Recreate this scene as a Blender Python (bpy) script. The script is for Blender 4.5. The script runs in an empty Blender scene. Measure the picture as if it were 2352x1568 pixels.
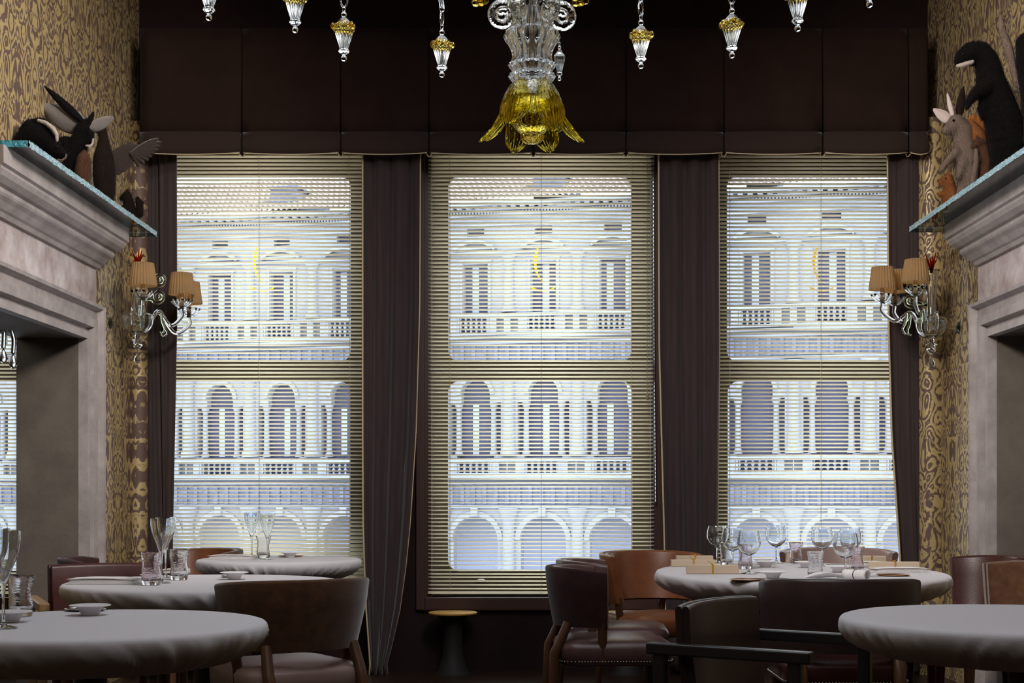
import bpy, bmesh, math, random
from mathutils import Vector, Matrix, noise
random.seed(7)
SC = bpy.context.scene
COL = SC.collection
R = math.radians
PI = math.pi

# ------------------------------------------------------------------ camera
FPX = 3267.0                       # focal length in pixels of the 2352 wide frame (50 mm)
VX, VY = 1209.0, 1138.0            # vanishing point of the side walls
EYE = 1.10
cd = bpy.data.cameras.new('camera')
cam = bpy.data.objects.new('camera', cd)
COL.objects.link(cam)
cam.location = (0, 0, EYE)
cam.rotation_euler = (R(90), 0, 0)
cd.sensor_width = 36
cd.lens = FPX / 2352 * 36
cd.shift_x = -(VX - 1176) / 2352
cd.shift_y = (VY - 784) / 2352
cd.clip_start = 0.05
cd.clip_end = 600
SC.camera = cam

def at(px, py, Y):
    """world point seen at a photo pixel at the distance Y"""
    return Vector(((px - VX) * Y / FPX, Y, EYE + (VY - py) * Y / FPX))

# ------------------------------------------------------------------ view, world, sun, lamps
vs = SC.view_settings
SC.display_settings.display_device = 'sRGB'
vs.view_transform = 'Standard'
vs.look = 'None'
vs.gamma = 1
vs.use_curve_mapping = False
vs.exposure = 0.9
w = bpy.data.worlds.new('sky')
SC.world = w
w.use_nodes = True
wn = w.node_tree.nodes
bg = wn['Background']
bg.inputs['Color'].default_value = (0.78, 0.88, 1.0, 1)
bg.inputs['Strength'].default_value = 2.45
cy = SC.cycles
cy.use_denoising = True
cy.max_bounces = 12
cy.diffuse_bounces = 5
cy.glossy_bounces = 5
cy.transmission_bounces = 10
cy.transparent_max_bounces = 24
cy.caustics_reflective = False
cy.caustics_refractive = False
cy.sample_clamp_indirect = 6

def lamp(name, kind, loc, energy, color, rot=(0, 0, 0), **kw):
    d = bpy.data.lights.new(name, kind)
    d.energy = energy
    d.color = color
    for k, v in kw.items():
        setattr(d, k, v)
    o = bpy.data.objects.new(name, d)
    o.location = loc
    o.rotation_euler = rot
    COL.objects.link(o)
    return o

sun = lamp('sun', 'SUN', (30, 20, 40), 3.4, (1.0, 0.95, 0.85), angle=R(0.6))
sun.rotation_euler = Vector((0.80, -0.075, 0.80)).to_track_quat('Z', 'Y').to_euler()
# added fill lamps near the ceiling that brighten the whole room
lamp('ceiling_fill', 'AREA', (0, 4.6, 4.30), 41, (0.88, 0.92, 1.0), shape='RECTANGLE', size=2.6, size_y=4.0)
lamp('ceiling_fill', 'AREA', (0, 0.6, 4.30), 17, (1.0, 0.93, 0.86), rot=(R(28), 0, 0), shape='RECTANGLE', size=3.0, size_y=2.0)
# added fill spots, brightening the two mantels and the walls above them
def aimed(name, loc, target, energy, color, size, angle):
    o = lamp(name, 'SPOT', loc, energy, color, spot_size=R(angle), spot_blend=1.0, shadow_soft_size=size)
    o.rotation_euler = (Vector(loc) - Vector(target)).to_track_quat('Z', 'Y').to_euler()
    return o
for sx in (-1, 1):
    aimed('mantel_fill', (-sx * 0.5, 4.2, 3.6), (sx * 2.4, 7.2, 1.9), 300, (1.0, 0.93, 0.89), 0.35, 75)
    aimed('upper_wall_fill', (sx * 1.0, 6.0, 4.35), (sx * 2.4, 7.4, 3.4), 34 if sx < 0 else 20, (1.0, 0.91, 0.76), 0.15, 85)
# daylight of the neighbouring rooms' own windows
for sx in (-1, 1):
    lamp('side_room_lamp', 'AREA', (sx * 4.6, 7.0, 3.2), 14, (0.98, 0.94, 0.9), rot=(0, R(-sx * 60) * -1, 0), size=1.6)

# ------------------------------------------------------------------ materials
def rgb(r, g, b):
    f = lambda c: ((c / 255 + 0.055) / 1.055) ** 2.4 if c / 255 > 0.04045 else c / 255 / 12.92
    return (f(r), f(g), f(b), 1)

def mat(name, col, rough=0.5, metal=0.0, sheen=0.0, bump=None, vary=None, trans=0.0, ior=1.45, spec=0.5, coat=0.0,
        sub=None):
    m = bpy.data.materials.new(name)
    m.use_nodes = True
    nt = m.node_tree
    p = nt.nodes['Principled BSDF']
    p.inputs['Base Color'].default_value = col
    p.inputs['Roughness'].default_value = rough
    p.inputs['Metallic'].default_value = metal
    p.inputs['IOR'].default_value = ior
    p.inputs['Specular IOR Level'].default_value = spec
    p.inputs['Transmission Weight'].default_value = trans
    p.inputs['Sheen Weight'].default_value = sheen
    p.inputs['Sheen Roughness'].default_value = 0.4
    p.inputs['Coat Weight'].default_value = coat
    tc = nt.nodes.new('ShaderNodeTexCoord')
    if vary:
        scale, col2, detail = vary[0], vary[1], vary[2] if len(vary) > 2 else 4
        stretch = vary[3] if len(vary) > 3 else (1, 1, 1)
        mp = nt.nodes.new('ShaderNodeMapping')
        mp.inputs['Scale'].default_value = stretch
        nt.links.new(tc.outputs['Object'], mp.inputs['Vector'])
        n = nt.nodes.new('ShaderNodeTexNoise')
        n.inputs['Scale'].default_value = scale
        n.inputs['Detail'].default_value = detail
        n.inputs['Roughness'].default_value = 0.65
        nt.links.new(mp.outputs['Vector'], n.inputs['Vector'])
        cr = nt.nodes.new('ShaderNodeValToRGB')
        cr.color_ramp.elements[0].position = 0.35
        cr.color_ramp.elements[1].position = 0.68
        cr.color_ramp.elements[0].color = col
        cr.color_ramp.elements[1].color = col2
        nt.links.new(n.outputs['Fac'], cr.inputs['Fac'])
        nt.links.new(cr.outputs['Color'], p.inputs['Base Color'])
    if bump:
        n = nt.nodes.new('ShaderNodeTexNoise')
        n.inputs['Scale'].default_value = bump[0]
        n.inputs['Detail'].default_value = 3
        mp = nt.nodes.new('ShaderNodeMapping')
        mp.inputs['Scale'].default_value = bump[2] if len(bump) > 2 else (1, 1, 1)
        nt.links.new(tc.outputs['Object'], mp.inputs['Vector'])
        nt.links.new(mp.outputs['Vector'], n.inputs['Vector'])
        b = nt.nodes.new('ShaderNodeBump')
        b.inputs['Strength'].default_value = bump[1]
        b.inputs['Distance'].default_value = 0.01
        nt.links.new(n.outputs['Fac'], b.inputs['Height'])
        nt.links.new(b.outputs['Normal'], p.inputs['Normal'])
    return m

def thin_glass(name, tint, weight=1.0, rough=0.0):
    """clear sheet: passes light straight, mirrors by Fresnel"""
    m = bpy.data.materials.new(name)
    m.use_nodes = True
    nt = m.node_tree
    nt.nodes.remove(nt.nodes['Principled BSDF'])
    out = nt.nodes['Material Output']
    t = nt.nodes.new('ShaderNodeBsdfTransparent')
    t.inputs['Color'].default_value = tint
    g = nt.nodes.new('ShaderNodeBsdfGlossy')
    g.inputs['Roughness'].default_value = rough
    fr = nt.nodes.new('ShaderNodeFresnel')
    fr.inputs['IOR'].default_value = 1.45
    mx = nt.nodes.new('ShaderNodeMixShader')
    nt.links.new(fr.outputs['Fac'], mx.inputs['Fac'])
    nt.links.new(t.outputs['BSDF'], mx.inputs[1])
    nt.links.new(g.outputs['BSDF'], mx.inputs[2])
    nt.links.new(mx.outputs['Shader'], out.inputs['Surface'])
    return m

def solid_glass(name, col, rough=0.0, bump=None, ior=1.47):
    m = bpy.data.materials.new(name)
    m.use_nodes = True
    nt = m.node_tree
    nt.nodes.remove(nt.nodes['Principled BSDF'])
    out = nt.nodes['Material Output']
    g = nt.nodes.new('ShaderNodeBsdfGlass')
    g.inputs['Color'].default_value = col
    g.inputs['Roughness'].default_value = rough
    g.inputs['IOR'].default_value = ior
    nt.links.new(g.outputs['BSDF'], out.inputs['Surface'])
    if bump:
        tc = nt.nodes.new('ShaderNodeTexCoord')
        mp = nt.nodes.new('ShaderNodeMapping')
        mp.inputs['Scale'].default_value = bump[2] if len(bump) > 2 else (1, 1, 1)
        n = nt.nodes.new('ShaderNodeTexNoise')
        n.inputs['Scale'].default_value = bump[0]
        n.inputs['Detail'].default_value = 1
        b = nt.nodes.new('ShaderNodeBump')
        b.inputs['Strength'].default_value = bump[1]
        b.inputs['Distance'].default_value = 0.004
        nt.links.new(tc.outputs['Object'], mp.inputs['Vector'])
        nt.links.new(mp.outputs['Vector'], n.inputs['Vector'])
        nt.links.new(n.outputs['Fac'], b.inputs['Height'])
        nt.links.new(b.outputs['Normal'], g.inputs['Normal'])
    return m

def translucent(name, col, col_t, fac):
    m = bpy.data.materials.new(name)
    m.use_nodes = True
    nt = m.node_tree
    nt.nodes.remove(nt.nodes['Principled BSDF'])
    out = nt.nodes['Material Output']
    d = nt.nodes.new('ShaderNodeBsdfDiffuse')
    d.inputs['Color'].default_value = col
    t = nt.nodes.new('ShaderNodeBsdfTranslucent')
    t.inputs['Color'].default_value = col_t
    mx = nt.nodes.new('ShaderNodeMixShader')
    mx.inputs['Fac'].default_value = fac
    nt.links.new(d.outputs['BSDF'], mx.inputs[1])
    nt.links.new(t.outputs['BSDF'], mx.inputs[2])
    nt.links.new(mx.outputs['Shader'], out.inputs['Surface'])
    return m

def wallpaper():
    """gold scroll damask, mirrored left and right about vertical axes, on a mauve brown ground"""
    m = bpy.data.materials.new('gold_damask_wallpaper')
    m.use_nodes = True
    nt = m.node_tree
    N, L = nt.nodes.new, nt.links.new
    p = nt.nodes['Principled BSDF']
    tc = N('ShaderNodeTexCoord')
    sp = N('ShaderNodeSeparateXYZ')
    L(tc.outputs['Object'], sp.inputs['Vector'])
    def M(op, a, b=None, c=None):
        n = N('ShaderNodeMath')
        n.operation = op
        for i, v in enumerate((a, b, c)):
            if v is None:
                continue
            if isinstance(v, (int, float)):
                n.inputs[i].default_value = v
            else:
                L(v, n.inputs[i])
        return n.outputs[0]
    mir = M('PINGPONG', M('ADD', M('SUBTRACT', sp.outputs['Y'], sp.outputs['X']), 0.06), 0.24)      # mirror planes
    zz = M('FLOORED_MODULO', sp.outputs['Z'], 1.45)
    cb = N('ShaderNodeCombineXYZ')
    L(mir, cb.inputs['X'])
    L(M('MULTIPLY', zz, 0.62), cb.inputs['Y'])
    n1 = N('ShaderNodeTexNoise')
    n1.inputs['Scale'].default_value = 6.0
    n1.inputs['Detail'].default_value = 1.0
    L(cb.outputs['Vector'], n1.inputs['Vector'])
    vm = N('ShaderNodeVectorMath')
    vm.operation = 'MULTIPLY_ADD'
    L(n1.outputs['Color'], vm.inputs[0])
    vm.inputs[1].default_value = (0.16, 0.16, 0.16)
    L(cb.outputs['Vector'], vm.inputs[2])
    v = N('ShaderNodeTexVoronoi')
    v.feature = 'F1'
    v.inputs['Scale'].default_value = 13.0
    L(vm.outputs['Vector'], v.inputs['Vector'])
    rings = M('SINE', M('MULTIPLY', v.outputs['Distance'], 21.0))     # scrolls round cell centres
    n2 = N('ShaderNodeTexNoise')
    n2.inputs['Scale'].default_value = 28
    n2.inputs['Detail'].default_value = 2
    n2.inputs['Distortion'].default_value = 2.2
    L(vm.outputs['Vector'], n2.inputs['Vector'])
    leaf = M('MULTIPLY', M('SUBTRACT', n2.outputs['Fac'], 0.5), 3.7)
    f = M('ADD', M('MULTIPLY', rings, 0.85), leaf)
    f = M('ADD', f, M('MULTIPLY', M('SINE', M('MULTIPLY', mir, 52.0)), 0.25))
    mr = N('ShaderNodeMapRange')
    mr.inputs['From Min'].default_value = -0.30
    mr.inputs['From Max'].default_value = 0.22
    L(f, mr.inputs['Value'])
    mx = N('ShaderNodeMix')
    mx.data_type = 'RGBA'
    L(mr.outputs['Result'], mx.inputs['Factor'])
    mx.inputs['A'].default_value = rgb(98, 77, 67)
    mx.inputs['B'].default_value = rgb(190, 167, 118)
    L(mx.outputs['Result'], p.inputs['Base Color'])
    L(M('MULTIPLY', mr.outputs['Result'], 0.22), p.inputs['Metallic'])
    L(M('SUBTRACT', 0.62, M('MULTIPLY', mr.outputs['Result'], 0.2)), p.inputs['Roughness'])
    b = N('ShaderNodeBump')
    b.inputs['Strength'].default_value = 0.35
    b.inputs['Distance'].default_value = 0.004
    L(mr.outputs['Result'], b.inputs['Height'])
    L(b.outputs['Normal'], p.inputs['Normal'])
    return m

M = {}
M['paper'] = wallpaper()
M['plaster'] = mat('grey_brown_plaster', rgb(112, 102, 92), 0.85, vary=(5, rgb(96, 88, 78), 6), bump=(40, 0.15))
M['dark_wall'] = mat('dark_brown_wall', rgb(46, 32, 31), 0.8, spec=0.12, vary=(3, rgb(38, 27, 26)))
M['ceiling'] = mat('dark_ceiling', rgb(40, 34, 34), 0.9, spec=0.12)
M['floor'] = mat('dark_wood_floor', rgb(52, 36, 28), 0.35, vary=(6, rgb(38, 26, 20), 5, (8, 1, 1)))
M['stone'] = mat('grey_stone', rgb(176, 166, 162), 0.7, vary=(7, rgb(146, 136, 132), 8), bump=(60, 0.12))
M['marble'] = mat('pink_marble', rgb(206, 196, 194), 0.45, vary=(6, rgb(150, 126, 120), 9), bump=(30, 0.06))
M['brass'] = mat('brass', rgb(200, 165, 85), 0.35, metal=0.9)
M['slat'] = translucent('cream_slat', rgb(254, 247, 228), rgb(254, 249, 232), 0.72)
M['cord'] = mat('blind_cord', rgb(150, 140, 118), 0.8)
M['frame'] = mat('dark_window_frame', rgb(84, 72, 52), 0.55, vary=(12, rgb(70, 60, 44)))
M['casing'] = mat('mahogany_casing', rgb(70, 48, 44), 0.4)
M['pane'] = thin_glass('window_pane', (0.96, 0.97, 0.98, 1))
M['crescent'] = translucent('yellow_crescent', rgb(240, 206, 60), rgb(250, 216, 70), 0.85)
M['velvet'] = mat('grey_brown_velvet', rgb(70, 59, 58), 0.9, spec=0.12, sheen=0.35, vary=(9, rgb(62, 52, 51), 3, (4, 4, 0.3)), bump=(120, 0.1))
M['piping'] = mat('cream_piping', rgb(205, 185, 150), 0.7)
M['valance'] = mat('rust_brown_velvet', rgb(48, 34, 29), 0.9, spec=0.12, sheen=0.05, vary=(3, rgb(40, 27, 23)), bump=(150, 0.08))
M['hem'] = mat('dark_hem_velvet', rgb(54, 42, 38), 0.9, spec=0.12, sheen=0.2)
M['cloth'] = mat('white_table_linen', rgb(208, 204, 208), 0.85, sheen=0.15, bump=(300, 0.05))
M['napkin'] = mat('folded_linen', rgb(222, 218, 216), 0.85, bump=(200, 0.08))
M['parcel'] = mat('beige_paper', rgb(196, 176, 152), 0.75, bump=(90, 0.05))
M['ribbon'] = mat('gold_ribbon', rgb(200, 150, 40), 0.4, metal=0.4)
M['ceramic'] = mat('white_ceramic', rgb(222, 218, 220), 0.3)
M['copper'] = mat('polished_copper', rgb(214, 160, 120), 0.18, metal=1.0)
M['steel'] = mat('polished_steel', rgb(190, 185, 180), 0.15, metal=1.0)
M['clear'] = solid_glass('clear_glass', (0.97, 0.98, 0.98, 1))
M['lilac'] = solid_glass('lilac_glass', (0.965, 0.935, 0.955, 1), bump=(40, 0.25, (1, 1, 5)))
M['tumbler'] = solid_glass('rippled_glass', (0.985, 0.985, 0.99, 1), bump=(40, 0.25, (1, 1, 5)))
M['bubbly'] = solid_glass('seeded_glass', (0.97, 0.96, 0.93, 1), bump=(120, 0.6))
M['amber'] = solid_glass('amber_glass', (0.97, 0.90, 0.36, 1), bump=(60, 0.6, (1, 1, 0.4)))
M['straw'] = solid_glass('straw_glass', (0.90, 0.80, 0.42, 1), bump=(140, 0.4))
M['rust_glass'] = solid_glass('red_amber_glass', (0.75, 0.22, 0.04, 1))
M['green_glass'] = solid_glass('pale_green_glass', (0.90, 0.96, 0.86, 1))
M['shelf_glass'] = thin_glass('shelf_sheet_glass', (0.80, 0.88, 0.87, 1))
M['shelf_edge'] = mat('chipped_glass_edge', rgb(178, 200, 206), 0.15, bump=(160, 1.0), vary=(60, rgb(116, 158, 168), 3))  # paler than the ends, with the windows' brightness put into its colour
M['shelf_end'] = mat('turquoise_glass_edge', rgb(84, 160, 172), 0.2, bump=(120, 1.0), vary=(60, rgb(44, 108, 124), 3))
M['mohair'] = mat('brown_mohair', rgb(96, 66, 44), 0.9, spec=0.12, sheen=0.9, vary=(20, rgb(76, 52, 36), 3), bump=(900, 0.12))
M['plum_mohair'] = mat('plum_mohair', rgb(62, 40, 38), 0.9, spec=0.12, sheen=0.25, vary=(20, rgb(50, 33, 32), 3), bump=(900, 0.12))
M['tan_leather'] = mat('tan_leather', rgb(126, 76, 46), 0.38, vary=(8, rgb(106, 60, 37)), bump=(160, 0.06))
M['red_leather'] = mat('red_brown_leather', rgb(70, 32, 27), 0.38, vary=(8, rgb(58, 27, 23)), bump=(160, 0.06))
M['plum_leather'] = mat('plum_leather', rgb(96, 70, 68), 0.33, vary=(8, rgb(80, 56, 54)), bump=(160, 0.06))
M['dark_leather'] = mat('dark_leather', rgb(60, 44, 42), 0.34, vary=(8, rgb(48, 36, 36)), bump=(160, 0.06))
M['grey_leather'] = mat('grey_seat_leather', rgb(150, 126, 118), 0.35, bump=(160, 0.06))
M['wood'] = mat('brown_wood', rgb(96, 62, 40), 0.4, vary=(10, rgb(70, 44, 28), 5, (1, 1, 0.15)))
M['pale_wood'] = mat('pale_wood', rgb(150, 118, 78), 0.45, vary=(10, rgb(120, 92, 60), 5, (1, 1, 0.15)))
M['black_wood'] = mat('black_wood', rgb(44, 40, 42), 0.3)
M['stud'] = mat('nail_heads', rgb(190, 180, 165), 0.3, metal=1.0)
M['gold_top'] = mat('gold_leaf_top', rgb(222, 176, 92), 0.5, metal=0.2)
M['dark_stone'] = mat('dark_base', rgb(26, 24, 24), 0.7)
# fur and feathers
M['black_fur'] = mat('black_fur', rgb(17, 14, 14), 0.9, spec=0.08, sheen=0.04, bump=(220, 0.4, (1, 1, 0.3)))
M['dark_fur'] = mat('dark_brown_fur', rgb(36, 27, 22), 0.9, spec=0.08, sheen=0.06, bump=(220, 0.4, (1, 1, 0.3)))
M['brown_fur'] = mat('brown_fur', rgb(84, 56, 40), 0.9, spec=0.08, sheen=0.1, bump=(220, 0.4, (1, 1, 0.3)))
M['grey_fur'] = mat('grey_fur', rgb(120, 102, 90), 0.9, spec=0.08, sheen=0.15, bump=(220, 0.4, (1, 1, 0.3)))
M['orange_fur_and_glow'] = mat('orange_fur_and_glow', rgb(148, 92, 50), 0.9, spec=0.08, sheen=0.1, bump=(220, 0.4, (1, 1, 0.3)))  # squirrel fur, and the warm glow painted onto the rabbit
M['white_fur'] = mat('white_fur', rgb(176, 162, 150), 0.9, sheen=0.5, bump=(220, 0.3))
M['ear'] = mat('pale_ear', rgb(206, 186, 178), 0.8, sheen=0.5)
M['grey_feather'] = mat('grey_feather', rgb(120, 112, 108), 0.8, sheen=0.4, bump=(90, 0.5, (1, 1, 6)))
M['brown_feather'] = mat('brown_feather', rgb(50, 36, 28), 0.8, sheen=0.4, bump=(90, 0.5, (1, 1, 6)))
M['eye'] = mat('glass_eye', rgb(20, 14, 10), 0.08)
# far palace
M['palace'] = mat('pale_istrian_stone', rgb(144, 148, 156), 0.85, vary=(0.9, rgb(130, 135, 146), 6))
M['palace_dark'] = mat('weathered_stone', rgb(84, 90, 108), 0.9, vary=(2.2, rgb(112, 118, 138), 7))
M['palace_glass'] = mat('palace_window', rgb(64, 66, 88), 0.6, spec=0.1)
M['palace_inner'] = mat('arcade_inner_wall', rgb(168, 174, 196), 0.9)
M['palace_blind'] = mat('palace_curtain', rgb(150, 158, 178), 0.8)
M['tile'] = mat('roof_tiles', rgb(150, 142, 138), 0.8, vary=(3, rgb(112, 100, 98), 6))
M['paving'] = mat('square_paving', rgb(206, 206, 210), 0.9)

M['shade'] = translucent('pleated_shade', rgb(170, 144, 108), rgb(196, 168, 122), 0.4)
M['candle'] = mat('candle_sleeve', rgb(226, 204, 168), 0.6)

# ------------------------------------------------------------------ mesh building
class MB:
    def __init__(self):
        self.v, self.f, self.m = [], [], []

    def add(self, verts, faces, mi=0):
        o = len(self.v)
        self.v += [tuple(p) for p in verts]
        self.f += [tuple(i + o for i in f) for f in faces]
        self.m += [mi] * len(faces)
        return self

    def box(self, x0, x1, y0, y1, z0, z1, mi=0):
        v = [(x, y, z) for z in (z0, z1) for y in (y0, y1) for x in (x0, x1)]
        return self.add(v, [(0, 2, 3, 1), (4, 5, 7, 6), (0, 1, 5, 4), (2, 6, 7, 3), (0, 4, 6, 2), (1, 3, 7, 5)], mi)

    def tube(self, pts, rad, n=8, caps=True, mi=0, flat=1.0):
        pts = [Vector(p) for p in pts]
        if not isinstance(rad, (list, tuple)):
            rad = [rad] * len(pts)
        vs_, fs = [], []
        up = None
        for i, p in enumerate(pts):
            t = (pts[min(i + 1, len(pts) - 1)] - pts[max(i - 1, 0)])
            if t.length < 1e-9:
                t = Vector((0, 0, 1))
            t.normalize()
            if up is None:
                up = Vector((0, 0, 1)) if abs(t.z) < 0.9 else Vector((1, 0, 0))
            a = t.cross(up)
            if a.length < 1e-6:
                a = t.orthogonal()
            a.normalize()
            b = a.cross(t).normalized()
            up = b
            for k in range(n):
                an = 2 * PI * k / n
                vs_.append(p + a * math.cos(an) * rad[i] + b * math.sin(an) * rad[i] * flat)
        for i in range(len(pts) - 1):
            for k in range(n):
                k2 = (k + 1) % n
                fs.append((i * n + k, i * n + k2, (i + 1) * n + k2, (i + 1) * n + k))
        if caps:
            fs.append(tuple(reversed(range(n))))
            fs.append(tuple(range((len(pts) - 1) * n, len(pts) * n)))
        return self.add(vs_, fs, mi)

    def lathe(self, prof, n=32, c=(0, 0, 0), mi=0, lobes=0, amp=0.0, close=False, rfun=None):
        """prof: list of (r, z); rfun(angle, r, z) -> r"""
        vs_, fs = [], []
        for (r, z) in prof:
            for k in range(n):
                a = 2 * PI * k / n
                rr = r
                if lobes:
                    rr = r * (1 + amp * math.cos(lobes * a))
                if rfun:
                    rr = rfun(a, r, z)
                vs_.append((c[0] + rr * math.cos(a), c[1] + rr * math.sin(a), c[2] + z))
        m = len(prof)
        for i in range(m - 1 if not close else m):
            j = (i + 1) % m
            for k in range(n):
                k2 = (k + 1) % n
                fs.append((i * n + k, i * n + k2, j * n + k2, j * n + k))
        if not close:
            if prof[0][0] > 1e-6:
                fs.append(tuple(reversed(range(n))))
            if prof[-1][0] > 1e-6:
                fs.append(tuple(range((m - 1) * n, m * n)))
        return self.add(vs_, fs, mi)

    def grid(self, fn, nu, nv, mi=0, flip=False):
        vs_ = [fn(i / nu, j / nv) for j in range(nv + 1) for i in range(nu + 1)]
        fs = []
        for j in range(nv):
            for i in range(nu):
                q = (j * (nu + 1) + i, j * (nu + 1) + i + 1, (j + 1) * (nu + 1) + i + 1, (j + 1) * (nu + 1) + i)
                fs.append(tuple(reversed(q)) if flip else q)
        return self.add(vs_, fs, mi)

    def sphere(self, c, r, n=12, s=(1, 1, 1), mi=0):
        pr = [(max(1e-7, math.sin(PI * i / n)), -math.cos(PI * i / n)) for i in range(n + 1)]
        vs_, fs = [], []
        m = n * 2
        for (q, z) in pr:
            for k in range(m):
                a = 2 * PI * k / m
                vs_.append((c[0] + r * s[0] * q * math.cos(a), c[1] + r * s[1] * q * math.sin(a), c[2] + r * s[2] * z))
        for i in range(n):
            for k in range(m):
                k2 = (k + 1) % m
                fs.append((i * m + k, i * m + k2, (i + 1) * m + k2, (i + 1) * m + k))
        return self.add(vs_, fs, mi)

    def extrude(self, poly, axis, a, b, mi=0):
        """poly of 2-D points extruded along an axis ('x','y','z') from a to b"""
        def P(p, t):
            return {'x': (t, p[0], p[1]), 'y': (p[0], t, p[1]), 'z': (p[0], p[1], t)}[axis]
        n = len(poly)
        v = [P(p, a) for p in poly] + [P(p, b) for p in poly]
        f = [tuple(range(n)), tuple(range(2 * n - 1, n - 1, -1))]
        f += [(i, (i + 1) % n, n + (i + 1) % n, n + i) for i in range(n)]
        return self.add(v, f, mi)

    def build(self, name, mats, parent=None, smooth=None, bevel=0, subsurf=0, solid=0):
        me = bpy.data.meshes.new(name)
        me.from_pydata(self.v, [], self.f)
        if not isinstance(mats, (list, tuple)):
            mats = [mats]
        for m in mats:
            me.materials.append(m)
        if len(mats) > 1:
            me.polygons.foreach_set('material_index', self.m)
        bm = bmesh.new()
        bm.from_mesh(me)
        bmesh.ops.remove_doubles(bm, verts=bm.verts, dist=1e-6)
        bmesh.ops.recalc_face_normals(bm, faces=bm.faces)
        bm.to_mesh(me)
        bm.free()
        if smooth is not None:
            me.polygons.foreach_set('use_smooth', [True] * len(me.polygons))
            if smooth < 180:
                me.set_sharp_from_angle(angle=R(smooth))
        me.update()
        o = bpy.data.objects.new(name, me)
        COL.objects.link(o)
        if parent:
            o.parent = parent
        if solid:
            md = o.modifiers.new('thickness', 'SOLIDIFY')
            md.thickness = solid
            md.offset = 0
        if bevel:
            md = o.modifiers.new('bevel', 'BEVEL')
            md.width = bevel
            md.segments = 3
            md.limit_method = 'ANGLE'
            md.angle_limit = R(40)
        if subsurf:
            md = o.modifiers.new('sub', 'SUBSURF')
            md.levels = subsurf
            md.render_levels = subsurf
        return o

def tag(o, label, cat, group=None, kind=None):
    if label:
        o['label'] = label
    if cat:
        o['category'] = cat
    if group:
        o['group'] = group
    if kind:
        o['kind'] = kind
    return o

def structure(o, label, cat):
    return tag(o, label, cat, kind='structure')

def empty(name, loc=(0, 0, 0), rz=0.0, label=None, cat=None, group=None, kind=None):
    o = bpy.data.objects.new(name, None)
    o.empty_display_size = 0.05
    COL.objects.link(o)
    o.location = loc
    o.rotation_euler = (0, 0, rz)
    return tag(o, label, cat, group, kind)

def dup(root, loc, rz=0.0, label=None, group=None, scale=None):
    kids = {}
    for o in list(COL.objects):
        if o.parent:
            kids.setdefault(o.parent.name, []).append(o)
    def rec(o, parent):
        c = o.copy()
        COL.objects.link(c)
        c.parent = parent
        for k in kids.get(o.name, []):
            rec(k, c)
        return c
    r = rec(root, None)
    r.location = loc
    r.rotation_euler = (0, 0, rz)
    if scale:
        r.scale = (scale,) * 3
    if label:
        r['label'] = label
    if group:
        r['group'] = group
    return r

def bez(p, n=12):
    """Catmull-Rom through points"""
    p = [Vector(q) for q in p]
    out = []
    for i in range(len(p) - 1):
        a, b = p[i], p[i + 1]
        pa = p[i - 1] if i > 0 else a * 2 - b
        pb = p[i + 2] if i + 2 < len(p) else b * 2 - a
        for k in range(n):
            t = k / n
            out.append(0.5 * ((2 * a) + (b - pa) * t + (2 * pa - 5 * a + 4 * b - pb) * t * t + (3 * a - pa - 3 * b + pb) * t ** 3))
    out.append(p[-1])
    return out
# ------------------------------------------------------------------ room shell
XL, XR, YB, ZC = -2.45, 2.54, 9.0, 4.55     # left wall, right wall, window wall, ceiling
structure(MB().box(-6, 6.1, -3.2, 9.3, -0.15, 0).build('floor', M['floor']), 'dark wooden floor of the dining room', 'floor')
structure(MB().box(-6, 6.1, -3.2, 9.3, ZC, ZC + 0.2).build('ceiling', M['ceiling']), 'dark ceiling above the dining room', 'ceiling')
structure(MB().box(-6, 6.1, -3.4, -3.2, 0, ZC).build('wall_rear', M['dark_wall']), 'dark wall behind the camera', 'wall')
structure(MB().box(-6.2, -6, -3.4, 9.3, 0, ZC).build('wall_far_left', M['plaster']), 'outer wall of the room beyond the left opening', 'wall')
structure(MB().box(6.1, 6.3, -3.4, 9.3, 0, ZC).build('wall_far_right', M['plaster']), 'outer wall of the room beyond the right opening', 'wall')

WC = [at(598, 0, YB).x, at(1243, 0, YB).x, at(1883, 0, YB).x]   # window axes
WH = 0.735                                                       # half width of a window hole
ZS, ZT = 0.44, 3.42                                              # sill and head
W4 = -3.56                                                       # the window of the neighbouring room
mb = MB()
xs = [-6, W4 - WH, W4 + WH]
edges = [(-6, W4 - WH)]
last = W4 + WH
for c in WC:
    edges.append((last, c - WH))
    last = c + WH
edges.append((last, 6.1))
for a, b in edges:
    mb.box(a, b, YB, YB + 0.62, 0, ZC)
for c in [W4] + WC:
    mb.box(c - WH, c + WH, YB, YB + 0.62, 0, ZS)
    mb.box(c - WH, c + WH, YB, YB + 0.62, ZT, ZC)
M['reveal'] = mat('bounce_reveal', rgb(226, 218, 200), 0.8)  # unseen reveals given a cream colour to bounce light onto the slats
wall_o = mb.build('wall_window', [M['dark_wall'], M['reveal']])
for p in wall_o.data.polygons:
    if abs(p.normal.y) < 0.5:
        p.material_index = 1
structure(wall_o, 'dark brown wall holding the three tall windows', 'wall')

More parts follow.
